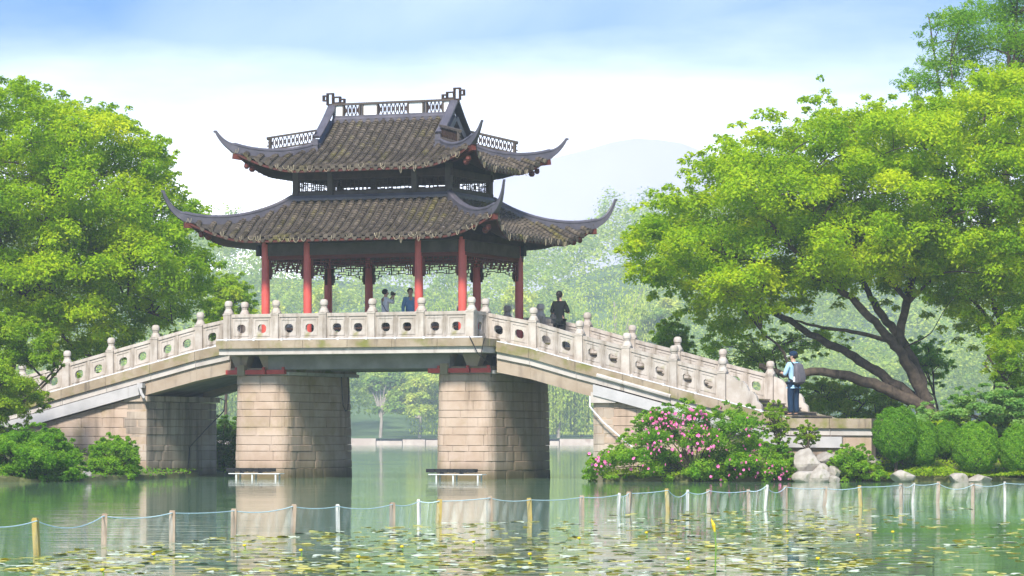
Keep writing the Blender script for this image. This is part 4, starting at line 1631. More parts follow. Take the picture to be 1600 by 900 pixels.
# left trees
YL = 10.0
LT_POLY = [(-170, 118), (-60, 112), (0, 128), (20, 126), (48, 122), (75, 140), (95, 150), (135, 158), (165, 165), (195, 172), (218, 192), (236, 214), (262, 222), (276, 240), (268, 272), (282, 292), (305, 302), (322, 322),
           (326, 360), (336, 405), (334, 460), (325, 500), (285, 520), (235, 528), (200, 556), (140, 590), (90, 590), (60, 560), (0, 540), (-170, 520)]
limbs_L = [
    (ap([(-30, 680), (0, 600), (30, 530), (60, 480)], YL), .40, .28),
    (ap([(55, 490), (110, 478), (175, 470), (240, 490), (270, 505)], YL, -.3), .13, .04),
    (ap([(60, 485), (90, 430), (140, 400), (190, 392), (240, 410)], YL, .3), .15, .05),
    (ap([(60, 480), (60, 400), (80, 320), (110, 240), (120, 190)], YL, -.4), .20, .05),
    (ap([(60, 480), (10, 400), (-30, 300), (-60, 210)], YL, .3), .20, .05),
    (ap([(80, 340), (140, 290), (200, 250), (240, 235)], YL, .3), .10, .04),
    (ap([(85, 470), (95, 520), (125, 548), (150, 560)], YL, -.3), .09, .04),
]
tree('camphor_tree', 'large dense round crowned green tree behind the left ramp of the bridge', LT_POLY, YL, 3.8, (-30, 690), 265000, .125, m_leaf_a, .25, 1.15, 330, limbs_L, tw=110, tmean=.42, tsd=.26)
tree('small_tree', 'light yellow green tree between the big left tree and the pavilion',
     [(320, 480), (332, 445), (350, 428), (378, 434), (394, 458), (400, 492), (405, 520), (375, 540), (320, 540)], 34.0, 1.6, (352, 668), 22000, .125, m_leaf_c, .16, .6, 50, None, .09, tmean=.5, tw=26)
tree('bushy_tree', 'yellow green fine leaved tree in front of the left ramp at the left edge',
     [(-70, 470), (0, 486), (40, 496), (72, 506), (92, 520), (86, 548), (96, 570), (70, 596), (78, 634), (50, 658), (20, 668), (-70, 680)], -2.0, 1.5, (-10, 720), 52000, .085, m_leaf_c, .12, .62, 70, None, .10, tmean=.38, tsd=.26, tw=40)
bush('bush', 'wide rounded dark green bush at the waterline on the far left', [(-50, 692), (0, 676), (40, 668), (75, 666), (104, 682), (124, 710), (128, 740), (126, 760), (-50, 760)], -8.5, 1.1, 48000, .075, m_leaf_b, .1, .6, 90, tmean=.45)
bush('bush', 'rounded green bush at the waterline against the left abutment', [(136, 730), (142, 700), (160, 686), (182, 680), (204, 690), (218, 712), (216, 742), (210, 755), (140, 755)], -4.6, .75, 25000, .072, m_leaf_b, .09, .45, 50, tmean=.6)
bush('bush', 'dark bush on the far bank between the left abutment and the left pier', [(318, 668), (335, 655), (350, 652), (380, 660), (385, 752), (318, 752)], 7.5, .9, 14000, .09, m_leaf_d, .1, .45, 36, tmean=.55)

# right bank: rose bush, clipped bushes, shrubs
ROSE = [(914, 752), (914, 728), (928, 712), (950, 704), (968, 690), (985, 668), (1000, 648), (1022, 640), (1058, 628), (1085, 632), (1108, 642), (1140, 634), (1172, 634), (1188, 652), (1196, 688), (1214, 700), (1236, 720), (1246, 740), (1240, 759), (1080, 760), (918, 759)]
RB, RC, RR = bush('rose_bush', 'large rambling rose bush covered in pink flowers at the right abutment', ROSE, -8.9, 1.0, 66000, .072, m_leaf_b, .10, .45, 120, tmean=.6, tsd=.28)


def flower_mesh():
    mb_ = MB()
    for k in range(6):
        a_ = k * math.pi / 3
        ca, sa = math.cos(a_), math.sin(a_)
        mb_.add([(0, 0, 0), (.035 * math.cos(a_ - .5), .035 * math.sin(a_ - .5), .012), (.055 * ca, .055 * sa, .022), (.035 * math.cos(a_ + .5), .035 * math.sin(a_ + .5), .012)], [(0, 1, 2, 3)])
    for k in range(4):
        a_ = k * math.pi / 2 + .3
        mb_.add([(0, 0, .005), (.02 * math.cos(a_ - .6), .02 * math.sin(a_ - .6), .025), (.025 * math.cos(a_), .025 * math.sin(a_), .038), (.02 * math.cos(a_ + .6), .02 * math.sin(a_ + .6), .025)], [(0, 1, 2, 3)])
    me = mb_.mesh('flower', fix=False)
    me.materials.append(m_petal)
    return me


FM = flower_mesh()
b0 = RB.location
spots = [at(*RNG.normal((x_, y_), s_), -9.6) for x_, y_, s_, n_ in ((1070, 672, (30, 12), 34), (1040, 660, (14, 10), 12), (1085, 650, (8, 6), 12), (1050, 655, (26, 9), 40), (1085, 690, (20, 14), 24), (1170, 690, (20, 25), 10), (1125, 720, (40, 20), 24), (1185, 740, (28, 10), 22), (935, 722, (12, 12), 20),
         (1035, 715, (40, 22), 12), (1010, 690, (16, 16), 10), (1105, 660, (14, 14), 12), (1215, 738, (14, 10), 8)) for _ in range(n_)]
for q in spots:
    d = np.linalg.norm(RC[:, [0, 2]] - np.array([q.x, q.z]), axis=1)
    ok = np.where(d < RR * .95)[0]
    if len(ok) == 0 or q.z < .05:
        continue
    j = ok[np.argmin(RC[ok, 1] - np.sqrt(np.maximum(RR[ok] ** 2 - d[ok] ** 2, 0)))]
    y_ = RC[j, 1] - math.sqrt(max(RR[j] ** 2 - d[j] ** 2, 0)) * 1.0 - .05
    o = link('flower', FM, None, RB, Vector((q.x, y_, q.z)) - b0)
    o.rotation_euler = (R(random.uniform(40, 100)), R(random.uniform(-40, 40)), random.uniform(0, 6))
    o.scale = [random.uniform(.6, 1.1)] * 3


def ball_bush(px, py, rx, ry, Y, label, n=15000):
    c = at(px, py, Y)
    k = (Y + YC) / F
    rx, ry = rx * k, ry * k
    T = thing('clipped_bush', label, 'bush', (c.x, c.y, c.z - ry), group='clipped round bushes on the right bank')
    d = RNG.normal(size=(n, 3))
    d /= np.linalg.norm(d, axis=1, keepdims=True)
    lump = 1 + .05 * np.sin(d[:, 0] * 9 + px) * np.sin(d[:, 2] * 8) + .04 * np.sin(d[:, 1] * 14) + .03 * np.sin(d[:, 2] * 17 + d[:, 0] * 13)
    rad = lump * (1 - .10 * RNG.random(n) ** 2)
    P = d * np.array([rx, rx, ry]) * rad[:, None] + np.array([0, 0, ry])
    me = leaf_mesh('crown', P, d + RNG.normal(size=(n, 3)) * .5 + np.array([0, 0, .25]), .05 * RNG.uniform(.7, 1.3, n), RNG.normal(.35 + .35 * ((px * 7) % 10) / 10, .22, n), .6)
    link('crown', me, m_leaf_b, T)
    mb_ = MB()
    mb_.tube([(0, 0, -.5), (0, 0, ry * .6)], .05, 6)
    for k_ in range(7):
        a_ = k_ * .9
        mb_.tube([(0, 0, .05), (rx * .5 * math.cos(a_), rx * .5 * math.sin(a_), ry)], [.03, .01], 5)
    mb_.build('trunk', m_bark, T, fix=False)


ball_bush(1400, 678, 36, 42, -8.8, 'clipped round bush at the end of the landing wall')
ball_bush(1443, 694, 25, 36, -8.6, 'narrow clipped bush between the landing wall bush and the big ball')
ball_bush(1480, 686, 22, 28, -7.4, 'small clipped bush half hidden left of the big ball')
ball_bush(1525, 700, 37, 40, -8.9, 'largest clipped ball bush on the right bank')
ball_bush(1592, 702, 32, 38, -8.9, 'clipped ball bush cut by the right edge of the picture')
bush('shrub', 'leafy green shrub spreading beside the boulders on the right bank', [(1290, 752), (1290, 730), (1304, 708), (1322, 694), (1345, 700), (1362, 716), (1380, 735), (1385, 755), (1300, 757)], -9.0, .7, 15000, .07, m_leaf_b, .08, .32, 44, tmean=.7)
bush('shrub', 'small light shrub growing from the landing wall', [(1242, 690), (1246, 670), (1262, 662), (1276, 670), (1280, 688), (1262, 696)], -8.4, .3, 3200, .06, m_leaf_c, .06, .2, 14, tmean=.3)
bush('shrub', 'dark leaved shrub between the rose bush and the boulders', [(1205, 752), (1208, 715), (1215, 690), (1232, 700), (1244, 722), (1246, 752)], -8.6, .4, 7000, .07, m_leaf_b, .07, .25, 24, tmean=.4)
bush('creeper', 'trailing creeper climbing over the ramp edge beside the rose bush', [(1192, 640), (1215, 625), (1230, 655), (1232, 690), (1212, 700), (1200, 670)], -8.6, .35, 4200, .06, m_leaf_c, .06, .2, 22, tmean=.35, cat='creeper')
bush('shrub', 'grey green drooping shrub below the clipped bushes', [(1385, 740), (1395, 715), (1420, 706), (1438, 720), (1440, 742)], -8.4, .4, 5000, .09, m_leaf_d, .07, .25, 16, tmean=.9, aspect=.25)
bush('shrub', 'low pale shrub at the foot of the landing wall', [(1325, 702), (1332, 690), (1352, 684), (1385, 690), (1398, 706), (1360, 712)], -7.4, .4, 3800, .06, m_leaf_e, .06, .2, 18, tmean=.3)

# boulders
def boulder(px, py, rx, ry, Y, label, seed, flat=1.0, cut=.0):
    c = at(px, py, Y)
    k = (Y + YC) / F
    rr = random.Random(seed)
    bm = bmesh.new()
    bmesh.ops.create_icosphere(bm, subdivisions=3, radius=1)
    planes = [(Vector((rr.uniform(-1, 1), rr.uniform(-1, 1), rr.uniform(-.6, 1))).normalized(), rr.uniform(.55, .85)) for _ in range(9)]
    for v in bm.verts:
        p_ = v.co.copy()
        for n_, d_ in planes:
            e = p_.dot(n_) - d_
            if e > 0:
                p_ -= n_ * e * .92
        p_ += Vector((math.sin(p_.x * 7 + seed), math.sin(p_.y * 8 + seed), math.sin(p_.z * 6 + seed))) * .025
        v.co = Vector((p_.x * rx * k * 1.25, p_.y * rx * k * 1.0, p_.z * ry * k * 1.25))
    me = bpy.data.meshes.new('boulder')
    bm.to_mesh(me)
    bm.free()
    o = link('boulder', me, m_rock, None, c)
    tag(o, label, 'boulder', 'boulders on the right bank')


for i, (px, py, rx, ry, Y, lab) in enumerate((
        (1262, 724, 22, 20, -9.0, 'largest pale boulder beside the rose bush, top of the pile'), (1296, 717, 18, 10, -8.8, 'flat white topped boulder right of the largest boulder'),
        (1283, 733, 12, 9, -9.2, 'small wedge shaped boulder in the middle of the pile'), (1258, 746, 17, 10, -9.5, 'low boulder at the waterline under the largest boulder'),
        (1279, 746, 16, 12, -9.6, 'round brown boulder at the waterline in the pile'), (1303, 738, 11, 12, -9.3, 'boulder tucked under the leafy shrub'),
        (1302, 750, 9, 6, -9.7, 'small stone at the waterline under the shrub'), (1365, 722, 16, 7, -8.2, 'grey stone half hidden behind the leafy shrub'),
        (1410, 744, 17, 9, -9.4, 'rounded stone at the waterline below the clipped bushes'), (1500, 748, 16, 8, -9.4, 'flat stone slab end at the waterline below the big ball bush'),
        (1532, 749, 18, 7, -9.4, 'long flat stone at the waterline near the right edge'), (133, 744, 9, 9, -7.0, 'small reddish stone between the two left bushes'))):
    boulder(px, py, rx, ry, Y, lab, 3 + i * 7)

# low ground cover on the banks
n = 26000
X = np.concatenate([RNG.uniform(8.6, 17, n - 5000), RNG.uniform(2.0, 8.6, 5000)])
Y_ = -9.25 + RNG.random(n) ** 1.6 * 7
Z = h_right(X, Y_)
keep = Z > 0
X, Y_, Z = X[keep], Y_[keep], Z[keep]
hgt = .05 + .22 * RNG.random(len(X)) * (.5 + .5 * np.sin(X * 2.1) * np.sin(Y_ * 1.7 + 1))
me = leaf_mesh('ground_cover', np.column_stack([X, Y_, Z + hgt]), RNG.normal(size=(len(X), 3)) * .6 + np.array([0, -.4, .8]), .085 * RNG.uniform(.6, 1.4, len(X)), RNG.normal(.5, .25, len(X)), .45)
tag(link('ground_cover', me, m_leaf_c), 'low yellow green ground cover growing over the right bank', 'ground cover', kind='stuff')
n = 9000
X = RNG.uniform(-18, -8.3, n)
Y_ = RNG.uniform(-13, 9, n)
Z = h_left(X, Y_)
keep = Z > 0
X, Y_, Z = X[keep], Y_[keep], Z[keep]
me = leaf_mesh('ground_cover', np.column_stack([X, Y_, Z + .15 * RNG.random(len(X))]), RNG.normal(size=(len(X), 3)) * .6 + np.array([0, -.4, .8]), .09 * RNG.uniform(.6, 1.4, len(X)), RNG.normal(.4, .25, len(X)), .45)
tag(link('ground_cover', me, m_leaf_b), 'low dark green ground cover on the left bank', 'ground cover', kind='stuff')

# ------------------------------------------------------------------ far shore: the wood as one mass, single trees along the bank
CF, RF_ = [], []
for k in range(2600):
    x = RNG.uniform(-150, 160)
    y = FAR + 14 + 300 * RNG.random() ** 1.25
    if abs(x) > (y + YC) * .165 + 8:
        continue
    z = float(h_far(np.array(x), np.array(y)))
    r = RNG.uniform(2.6, 5.2)
    CF.append((x, y, z + r * RNG.uniform(1.2, 2.6)))
    RF_.append(r)
CF, RF_ = np.array(CF), np.array(RF_)
o = crown('far_wood', CF, RF_, 330000, .68, m_leaf_far, None, flat=1.15, tmean=.45, tsd=.24, aspect=.7, subs=16, spread=.20)
tag(o, 'hazy wooded hillside rising behind the far shore of the lake', 'woods', kind='stuff')


def far_tree(px, w_px, ytop, Y, lab, mat=None, willow=False, tm=.5):
    base = at(px, 690, Y)
    base.z = 1.0
    k = (Y + YC) / F
    hgt_ = (690 - ytop) * k
    wd = w_px * k / 2
    T = thing('far_willow' if willow else 'far_tree', lab, 'tree', base, group='trees along the far shore')
    mb_ = MB()
    limb(mb_, [(0, 0, -.5), (.2, 0, hgt_ * .3), (0, 0, hgt_ * .75)], .32, .12, 7)
    m = 26
    C_ = np.column_stack([RNG.normal(0, wd * .42, m), RNG.normal(0, wd * .42, m), hgt_ * RNG.uniform(.36, .86, m)])
    R_ = RNG.uniform(.22, .4, m) * wd
    for c in C_[:10]:
        mb_.tube([(0, 0, hgt_ * .3), (c[0] * .5, c[1] * .5, c[2] * .8), tuple(c)], [.14, .09, .03], 5)
    mb_.build('trunk', proc_far_bark, T, fix=False)
    if willow:
        n_ = 10000
        j = RNG.integers(0, m, n_)
        dn = RNG.random(n_) * hgt_ * .45
        P = C_[j] + RNG.normal(size=(n_, 3)) * (R_[j] * .55)[:, None]
        P[:, :2] = np.round(P[:, :2] / .55) * .55 + RNG.normal(0, .12, (n_, 2))
        P[:, 2] = np.maximum(P[:, 2] - dn, .8)
        me_ = leaf_mesh('crown', P, RNG.normal(size=(n_, 3)) + np.array([0, -1.2, 0]), .50 * RNG.uniform(.6, 1.4, n_), RNG.normal(tm, .16, n_), .35, 6.0)
        link('crown', me_, mat or m_leaf_far, T)
    else:
        crown('crown', C_, R_, 9000, .5, mat or m_leaf_far, T, flat=.9, tmean=tm, tsd=.3, aspect=.7)


proc_far_bark = proc('far_bark', (.22, .18, .15), (.3, .26, .22), 1.0)
far_tree(655, 90, 585, FAR + 5, 'round tree on the far shore seen between the piers, near the right pier', tm=.6)
far_tree(594, 80, 580, FAR + 7, 'darker tree on the far shore seen between the piers, near the left pier', tm=.2)
far_tree(872, 46, 560, FAR + 5, 'willow on the far shore just right of the right pier', willow=True, tm=.6)
far_tree(908, 44, 575, FAR + 9, 'willow on the far shore beside the right abutment', willow=True, tm=.3)
far_tree(345, 50, 560, FAR + 6, 'willow on the far shore seen left of the left pier', willow=True, tm=.4)
far_tree(960, 170, 405, FAR + 6, 'tall pale willow behind the right ramp posts', willow=True, tm=.75)
far_tree(690, 130, 420, FAR + 8, 'pale willow behind the right half of the pavilion', willow=True, tm=.6)
far_tree(470, 150, 430, FAR + 8, 'broad pale tree behind the left half of the pavilion', tm=.7)
far_tree(800, 120, 430, FAR + 6, 'round pale tree behind the right columns of the pavilion', tm=.7)
far_tree(1035, 110, 440, FAR + 9, 'pale round tree behind the woman and the small bright tree', tm=.6)

# ------------------------------------------------------------------ floodlight frames at the feet of the piers
for px, lab in ((402, 'white legged frame with a black floodlight bar in the water at the left pier'), (716, 'white legged frame with a black floodlight bar in the water at the right pier')):
    u, _ = inv(px, 745, -2.95)
    T = thing('floodlight_frame', lab, 'floodlight', b2w(u, -2.95, 0), -TH, 'floodlight frames at the piers')
    mb = MB()
    mb.box(-.86, .80, -.16, .16, .13, .155)
    mb.build('shelf', m_white, T)
    for x in (-.62, -.1, .66):
        mb = MB()
        mb.box(x - .02, x + .02, -.14, -.10, -.4, .129)
        mb.build('leg', m_white, T)
        mb = MB()
        mb.box(x - .02, x + .02, .10, .14, -.4, .129)
        mb.build('leg', m_white, T)
    mb = MB()
    mb.box(-.95, .55, -.12, .12, .20, .30)
    for x in np.linspace(-.75, .45, 7):
        mb.box(x - .07, x + .07, -.145, -.121, .19, .29)
    mb.build('lamp_bar', m_black, T)
    for x in (-.5, .1):
        mb = MB()
        mb.box(x - .04, x + .04, -.06, .06, .156, .199)
        mb.build('bracket', m_black, T)

# ------------------------------------------------------------------ net fence in the lake
NETS = [(-30, 820, 875, 0), (58, 812, 868, 1), (162, 805, 851, 0), (269, 800, 846, 0), (365, 797, 836, 0), (457, 790, 832, 0), (528, 790, 826, 2), (613, 787, 820, 0), (655, 782, 816, 2), (685, 782, 816, 1), (765, 777, 814, 0), (828, 780, 811, 1), (909, 776, 806, 0),
        (966, 772, 803, 2), (982, 770, 802, 0), (1044, 765, 800, 1), (1074, 767, 798, 2), (1108, 766, 797, 0), (1170, 766, 795, 0), (1196, 759, 795, 2), (1227, 760, 793, 0), (1288, 762, 791, 0), (1345, 760, 790, 1), (1408, 757, 788, 0),
        (1426, 756, 787, 2), (1465, 754, 786, 0), (1520, 756, 785, 0), (1570, 754, 784, 2), (1640, 752, 782, 0)]
FN = thing('net_fence', 'net fence on wooden stakes strung with a pale blue rope across the lake', 'fence', at(800, 815, H * F / (815 - YH) - YC))
m_stake = [proc('stake_wood', (.27, .20, .145), (.36, .28, .21), 6, .85, streak=((.2, .14, .08), .5, .75, (9, 9, 2))), proc('stake_yellow', (.38, .29, .08), (.30, .22, .07), 6, .8, streak=((.18, .14, .05), .5, .75, (9, 9, 2))), proc('stake_white', (.46, .44, .40), (.56, .54, .50), 6, .8, streak=((.2, .18, .14), .5, .75, (9, 9, 2)))]
m_rope = proc('blue_rope', (.36, .48, .52), (.44, .56, .60), 9, .7)
m_net, t, p = new_mat('net_mesh')
Nn, Ll = t.nodes.new, t.links.new
p.inputs['Base Color'].default_value = (.62, .70, .66, 1)
p.inputs['Roughness'].default_value = .8
tr = Nn('ShaderNodeBsdfTransparent')
mx = Nn('ShaderNodeMixShader')
tc_ = Nn('ShaderNodeTexCoord')
mp_ = Nn('ShaderNodeMapping')
mp_.inputs['Scale'].default_value = (5, 5, .7)
Ll(tc_.outputs['Object'], mp_.inputs[0])
nz_ = Nn('ShaderNodeTexNoise')
nz_.inputs['Scale'].default_value = 1.4
nz_.inputs['Detail'].default_value = 5
Ll(mp_.outputs[0], nz_.inputs['Vector'])
mr_ = Nn('ShaderNodeMapRange')
mr_.inputs['From Min'].default_value = .42
mr_.inputs['From Max'].default_value = .75
mr_.inputs['To Min'].default_value = .08
mr_.inputs['To Max'].default_value = .32
Ll(nz_.outputs['Fac'], mr_.inputs['Value'])
Ll(mr_.outputs[0], mx.inputs[0])
Ll(tr.outputs[0], mx.inputs[1])
Ll(p.outputs[0], mx.inputs[2])
Ll(mx.outputs[0], t.nodes['Material Output'].inputs['Surface'])
org = FN.location.copy()
stk = []
for px, yt, yb, c in NETS:
    d = H * F / (yb - YH)
    base = Vector(((px - 800) / F * d, d - YC, 0))
    top = (yb - yt) * d / F
    stk.append((base, top, c))
    mb = MB()
    tl = random.uniform(-.06, .06) if c != 2 else random.uniform(-.02, .10)
    w_ = random.uniform(.028, .036) if c != 2 else .022
    M = Matrix.Translation(base - org) @ Matrix.Rotation(tl, 4, 'Y') @ Matrix.Rotation(random.uniform(-.4, .4), 4, 'Z')
    mb.box(-w_, w_, -w_, w_, -.5, top * 1.02, M)
    mb.box(-w_ * .85, w_ * .85, -w_ * .85, w_ * .85, top * 1.021, top * 1.021 + .012, M)
    mb.build('stake', m_stake[c], FN)
rope = MB()
for (b0_, t0_, _), (b1_, t1_, _) in zip(stk[:-1], stk[1:]):
    sag = random.uniform(.01, .05) if random.random() < .8 else .10
    pts = []
    for i in range(13):
        k = i / 12
        q = b0_.lerp(b1_, k)
        q.z = (t0_ + (t1_ - t0_) * k) * .97 - sag * 4 * k * (1 - k)
        pts.append(q - org)
    mb = MB()
    mb.tube([q + Vector((0, -.05, 0)) for q in pts], .0065, 5)
    mb.build('rope', m_rope, FN)
    mb = MB()
    nx_ = 28
    for j in range(5):
        for i in range(nx_ + 1):
            k = i / nx_
            a_ = pts[min(int(k * 12), 11)].lerp(pts[min(int(k * 12) + 1, 12)], k * 12 - min(int(k * 12), 11))
            z_ = a_.z * (1 - j / 4) + (-.06) * (j / 4)
            mb.v.append((a_.x + .02 * math.sin(k * 31 + j), a_.y - .05 + .05 * math.sin(k * 23 + j * .7) * (.3 + j / 5), z_))
    mb.f = [(j * (nx_ + 1) + i, j * (nx_ + 1) + i + 1, (j + 1) * (nx_ + 1) + i + 1, (j + 1) * (nx_ + 1) + i) for j in range(4) for i in range(nx_)]
    mb.build('net_panel', m_net, FN, smooth=True, fix=False)

# ------------------------------------------------------------------ floating leaves
m_pad = leaf_mat('floating_leaf', (.14, .20, .02), (.44, .42, .03), (.62, .52, .05), .12, .3)
m_pad.node_tree.nodes['Principled BSDF'].inputs['Specular IOR Level'].default_value = .6


def pad_mesh(seed):
    rr = random.Random(seed)
    mb_ = MB()
    n_ = 14
    a0 = rr.uniform(0, 6)
    mb_.v.append((0, 0, .004))
    for i in range(n_ + 1):
        a_ = a0 + .18 + (2 * math.pi - .36) * i / n_
        r_ = .1 * (1 + .1 * math.sin(a_ * 2 + seed) + .05 * math.sin(5 * a_))
        mb_.v.append((r_ * 1.15 * math.cos(a_), r_ * math.sin(a_), .004 + .006 * rr.random() + .006 * math.sin(a_ * 2 + seed)))
    mb_.f = [(0, i, i + 1) for i in range(1, n_ + 1)]
    me_ = mb_.mesh('floating_leaf', fix=False)
    a_ = me_.attributes.new('tint', 'FLOAT', 'FACE')
    a_.data.foreach_set('value', [rr.random()] * len(me_.polygons))
    me_.materials.append(m_pad)
    return me_


m_glint_leaf = proc('glint_painted_leaf', (.48, .52, .30), (.60, .63, .45), 9, .3, spec=.6)  # sky glints on the leaves, painted in as a whitish colour
PADS = [pad_mesh(i) for i in range(14)]
GLINT_PADS = []
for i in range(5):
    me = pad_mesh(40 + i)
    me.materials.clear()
    me.materials.append(m_glint_leaf)
    GLINT_PADS.append(me)
fpx = [q[0] for q in NETS]
fpb = [q[2] for q in NETS]


def pad_spot():
    while True:
        px = random.uniform(-20, 1620)
        py = random.uniform(790, 905)
        lim = np.interp(px, fpx, fpb)
        if py < lim + 1:
            continue
        cl = math.sin(px * .021 + py * .09) + math.sin(px * .043 - py * .13 + 2) + .8 * math.sin(px * .011 + 1)
        dens = .5 + .14 * cl - (.25 if px > 1350 else 0)
        if random.random() < dens:
            d = H * F / (py - YH)
            return Vector(((px - 800) / F * d, d - YC, 0)), py


spots = sorted([pad_spot() for _ in range(1900)], key=lambda q: -q[1])
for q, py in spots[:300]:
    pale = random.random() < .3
    o = link('floating_leaf', GLINT_PADS[random.randrange(5)] if pale else PADS[random.randrange(14)], None, None, q)
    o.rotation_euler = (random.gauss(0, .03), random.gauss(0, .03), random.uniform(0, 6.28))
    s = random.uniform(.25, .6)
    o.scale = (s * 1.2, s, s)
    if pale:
        tag(o, 'leaf with painted whitish sky glint floating on the lake in front of the net fence', 'leaf', 'leaves with painted sky glint floating in the foreground')
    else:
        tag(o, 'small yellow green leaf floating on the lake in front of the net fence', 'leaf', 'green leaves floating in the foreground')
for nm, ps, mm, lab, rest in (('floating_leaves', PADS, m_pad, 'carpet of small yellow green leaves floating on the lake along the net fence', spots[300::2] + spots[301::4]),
                              ('glint_painted_leaves', GLINT_PADS, m_glint_leaf, 'scatter of small leaves with painted whitish sky glints floating on the lake along the net fence', spots[303::4])):
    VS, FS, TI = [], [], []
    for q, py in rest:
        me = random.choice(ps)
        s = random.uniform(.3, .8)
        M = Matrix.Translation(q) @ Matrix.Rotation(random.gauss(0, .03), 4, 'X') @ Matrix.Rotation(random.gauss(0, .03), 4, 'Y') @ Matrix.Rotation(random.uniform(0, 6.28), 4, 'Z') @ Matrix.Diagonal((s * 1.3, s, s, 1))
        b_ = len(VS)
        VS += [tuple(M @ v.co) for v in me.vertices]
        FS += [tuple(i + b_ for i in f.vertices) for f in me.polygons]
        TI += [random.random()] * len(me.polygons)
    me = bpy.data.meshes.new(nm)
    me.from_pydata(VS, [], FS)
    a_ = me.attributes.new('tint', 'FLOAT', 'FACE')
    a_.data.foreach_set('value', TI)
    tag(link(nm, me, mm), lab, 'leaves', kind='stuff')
# pond lily buds standing out of the water
m_bud = proc('yellow_bud', (.62, .47, .03), (.52, .36, .02), 20, .5)
m_stem = proc('green_stem', (.10, .20, .03), (.14, .26, .04), 9, .6)
for k, (px, py, hh) in enumerate(((1117, 893, 62), (470, 866, 10), (160, 898, 12), (828, 872, 10), (1075, 880, 10), (628, 860, 9), (1278, 880, 12), (560, 878, 14), (1340, 842, 10), (905, 846, 8), (1010, 838, 9), (740, 852, 8), (240, 872, 9), (382, 858, 9), (1230, 835, 8), (1395, 838, 12))):
    d = H * F / (py - YH)
    T = thing('pond_lily', ['tall thin stem with a yellow green bud standing in the water right of centre', 'short yellow pond lily bud standing among the floating leaves'][min(k, 1)], 'water lily', Vector(((px - 800) / F * d, d - YC, 0)), group='pond lily buds')
    h_ = hh * (1 if k == 0 else .45) * d / F
    mb = MB()
    mb.tube([(0, 0, -.1), (.01, 0, h_ * .6), (.0, 0, h_)], .007, 5)
    mb.build('stem', m_stem, T)
    mb = MB()
    if k == 0:
        mb.tube([(0, 0, h_), (-.01, 0, h_ + .06), (-.035, 0, h_ + .12)], [.008, .018, .002], 6)
    else:
        mb.lathe([(.006, h_), (.02, h_ + .006), (.024, h_ + .018), (.012, h_ + .026)], n=8)
    mb.build('bud', m_bud, T)
# ------------------------------------------------------------------ people
def skin(name, verts, edges, radii, mat, parent, sub=2, root=0):
    me = bpy.data.meshes.new(name)
    me.from_pydata([tuple(v) for v in verts], edges, [])
    o = bpy.data.objects.new('tmp', me)
    COL.objects.link(o)
    sm = o.modifiers.new('s', 'SKIN')
    sm.use_smooth_shade = True
    ly = me.skin_vertices[0].data if me.skin_vertices else None
    if ly is None:
        bm = bmesh.new()
        bm.from_mesh(me)
        bm.verts.layers.skin.verify()
        bm.to_mesh(me)
        bm.free()
        ly = me.skin_vertices[0].data
    for i, r_ in enumerate(radii):
        ly[i].radius = r_ if hasattr(r_, '__len__') else (r_, r_)
        ly[i].use_root = (i == root)
    ss = o.modifiers.new('u', 'SUBSURF')
    ss.levels = sub
    ss.render_levels = sub
    dg = bpy.context.evaluated_depsgraph_get()
    m2 = bpy.data.meshes.new_from_object(o.evaluated_get(dg))
    bpy.data.objects.remove(o)
    m2.polygons.foreach_set('use_smooth', [True] * len(m2.polygons))
    m2.materials.clear()
    return link(name, m2, mat, parent)


m_skin = proc('skin', (.46, .27, .19), (.52, .32, .23), 9, .55)
m_hair = proc('black_hair', (.012, .010, .010), (.02, .017, .016), 20, .45)
m_cloth_white = proc('white_cloth', (.60, .60, .58), (.66, .66, .65), 8, .85)
m_cloth_blue = proc('blue_shirt_cloth', (.14, .28, .46), (.17, .33, .52), 8, .85)
m_cloth_sky = proc('light_blue_jacket_cloth', (.26, .44, .58), (.32, .50, .64), 8, .75)
m_cloth_navy = proc('navy_cloth', (.006, .020, .046), (.009, .028, .06), 8, .85)
m_cloth_black = proc('black_cloth', (.004, .007, .006), (.007, .01, .01), 8, .85)
m_pack = proc('grey_nylon', (.075, .07, .08), (.10, .095, .105), 8, .6)


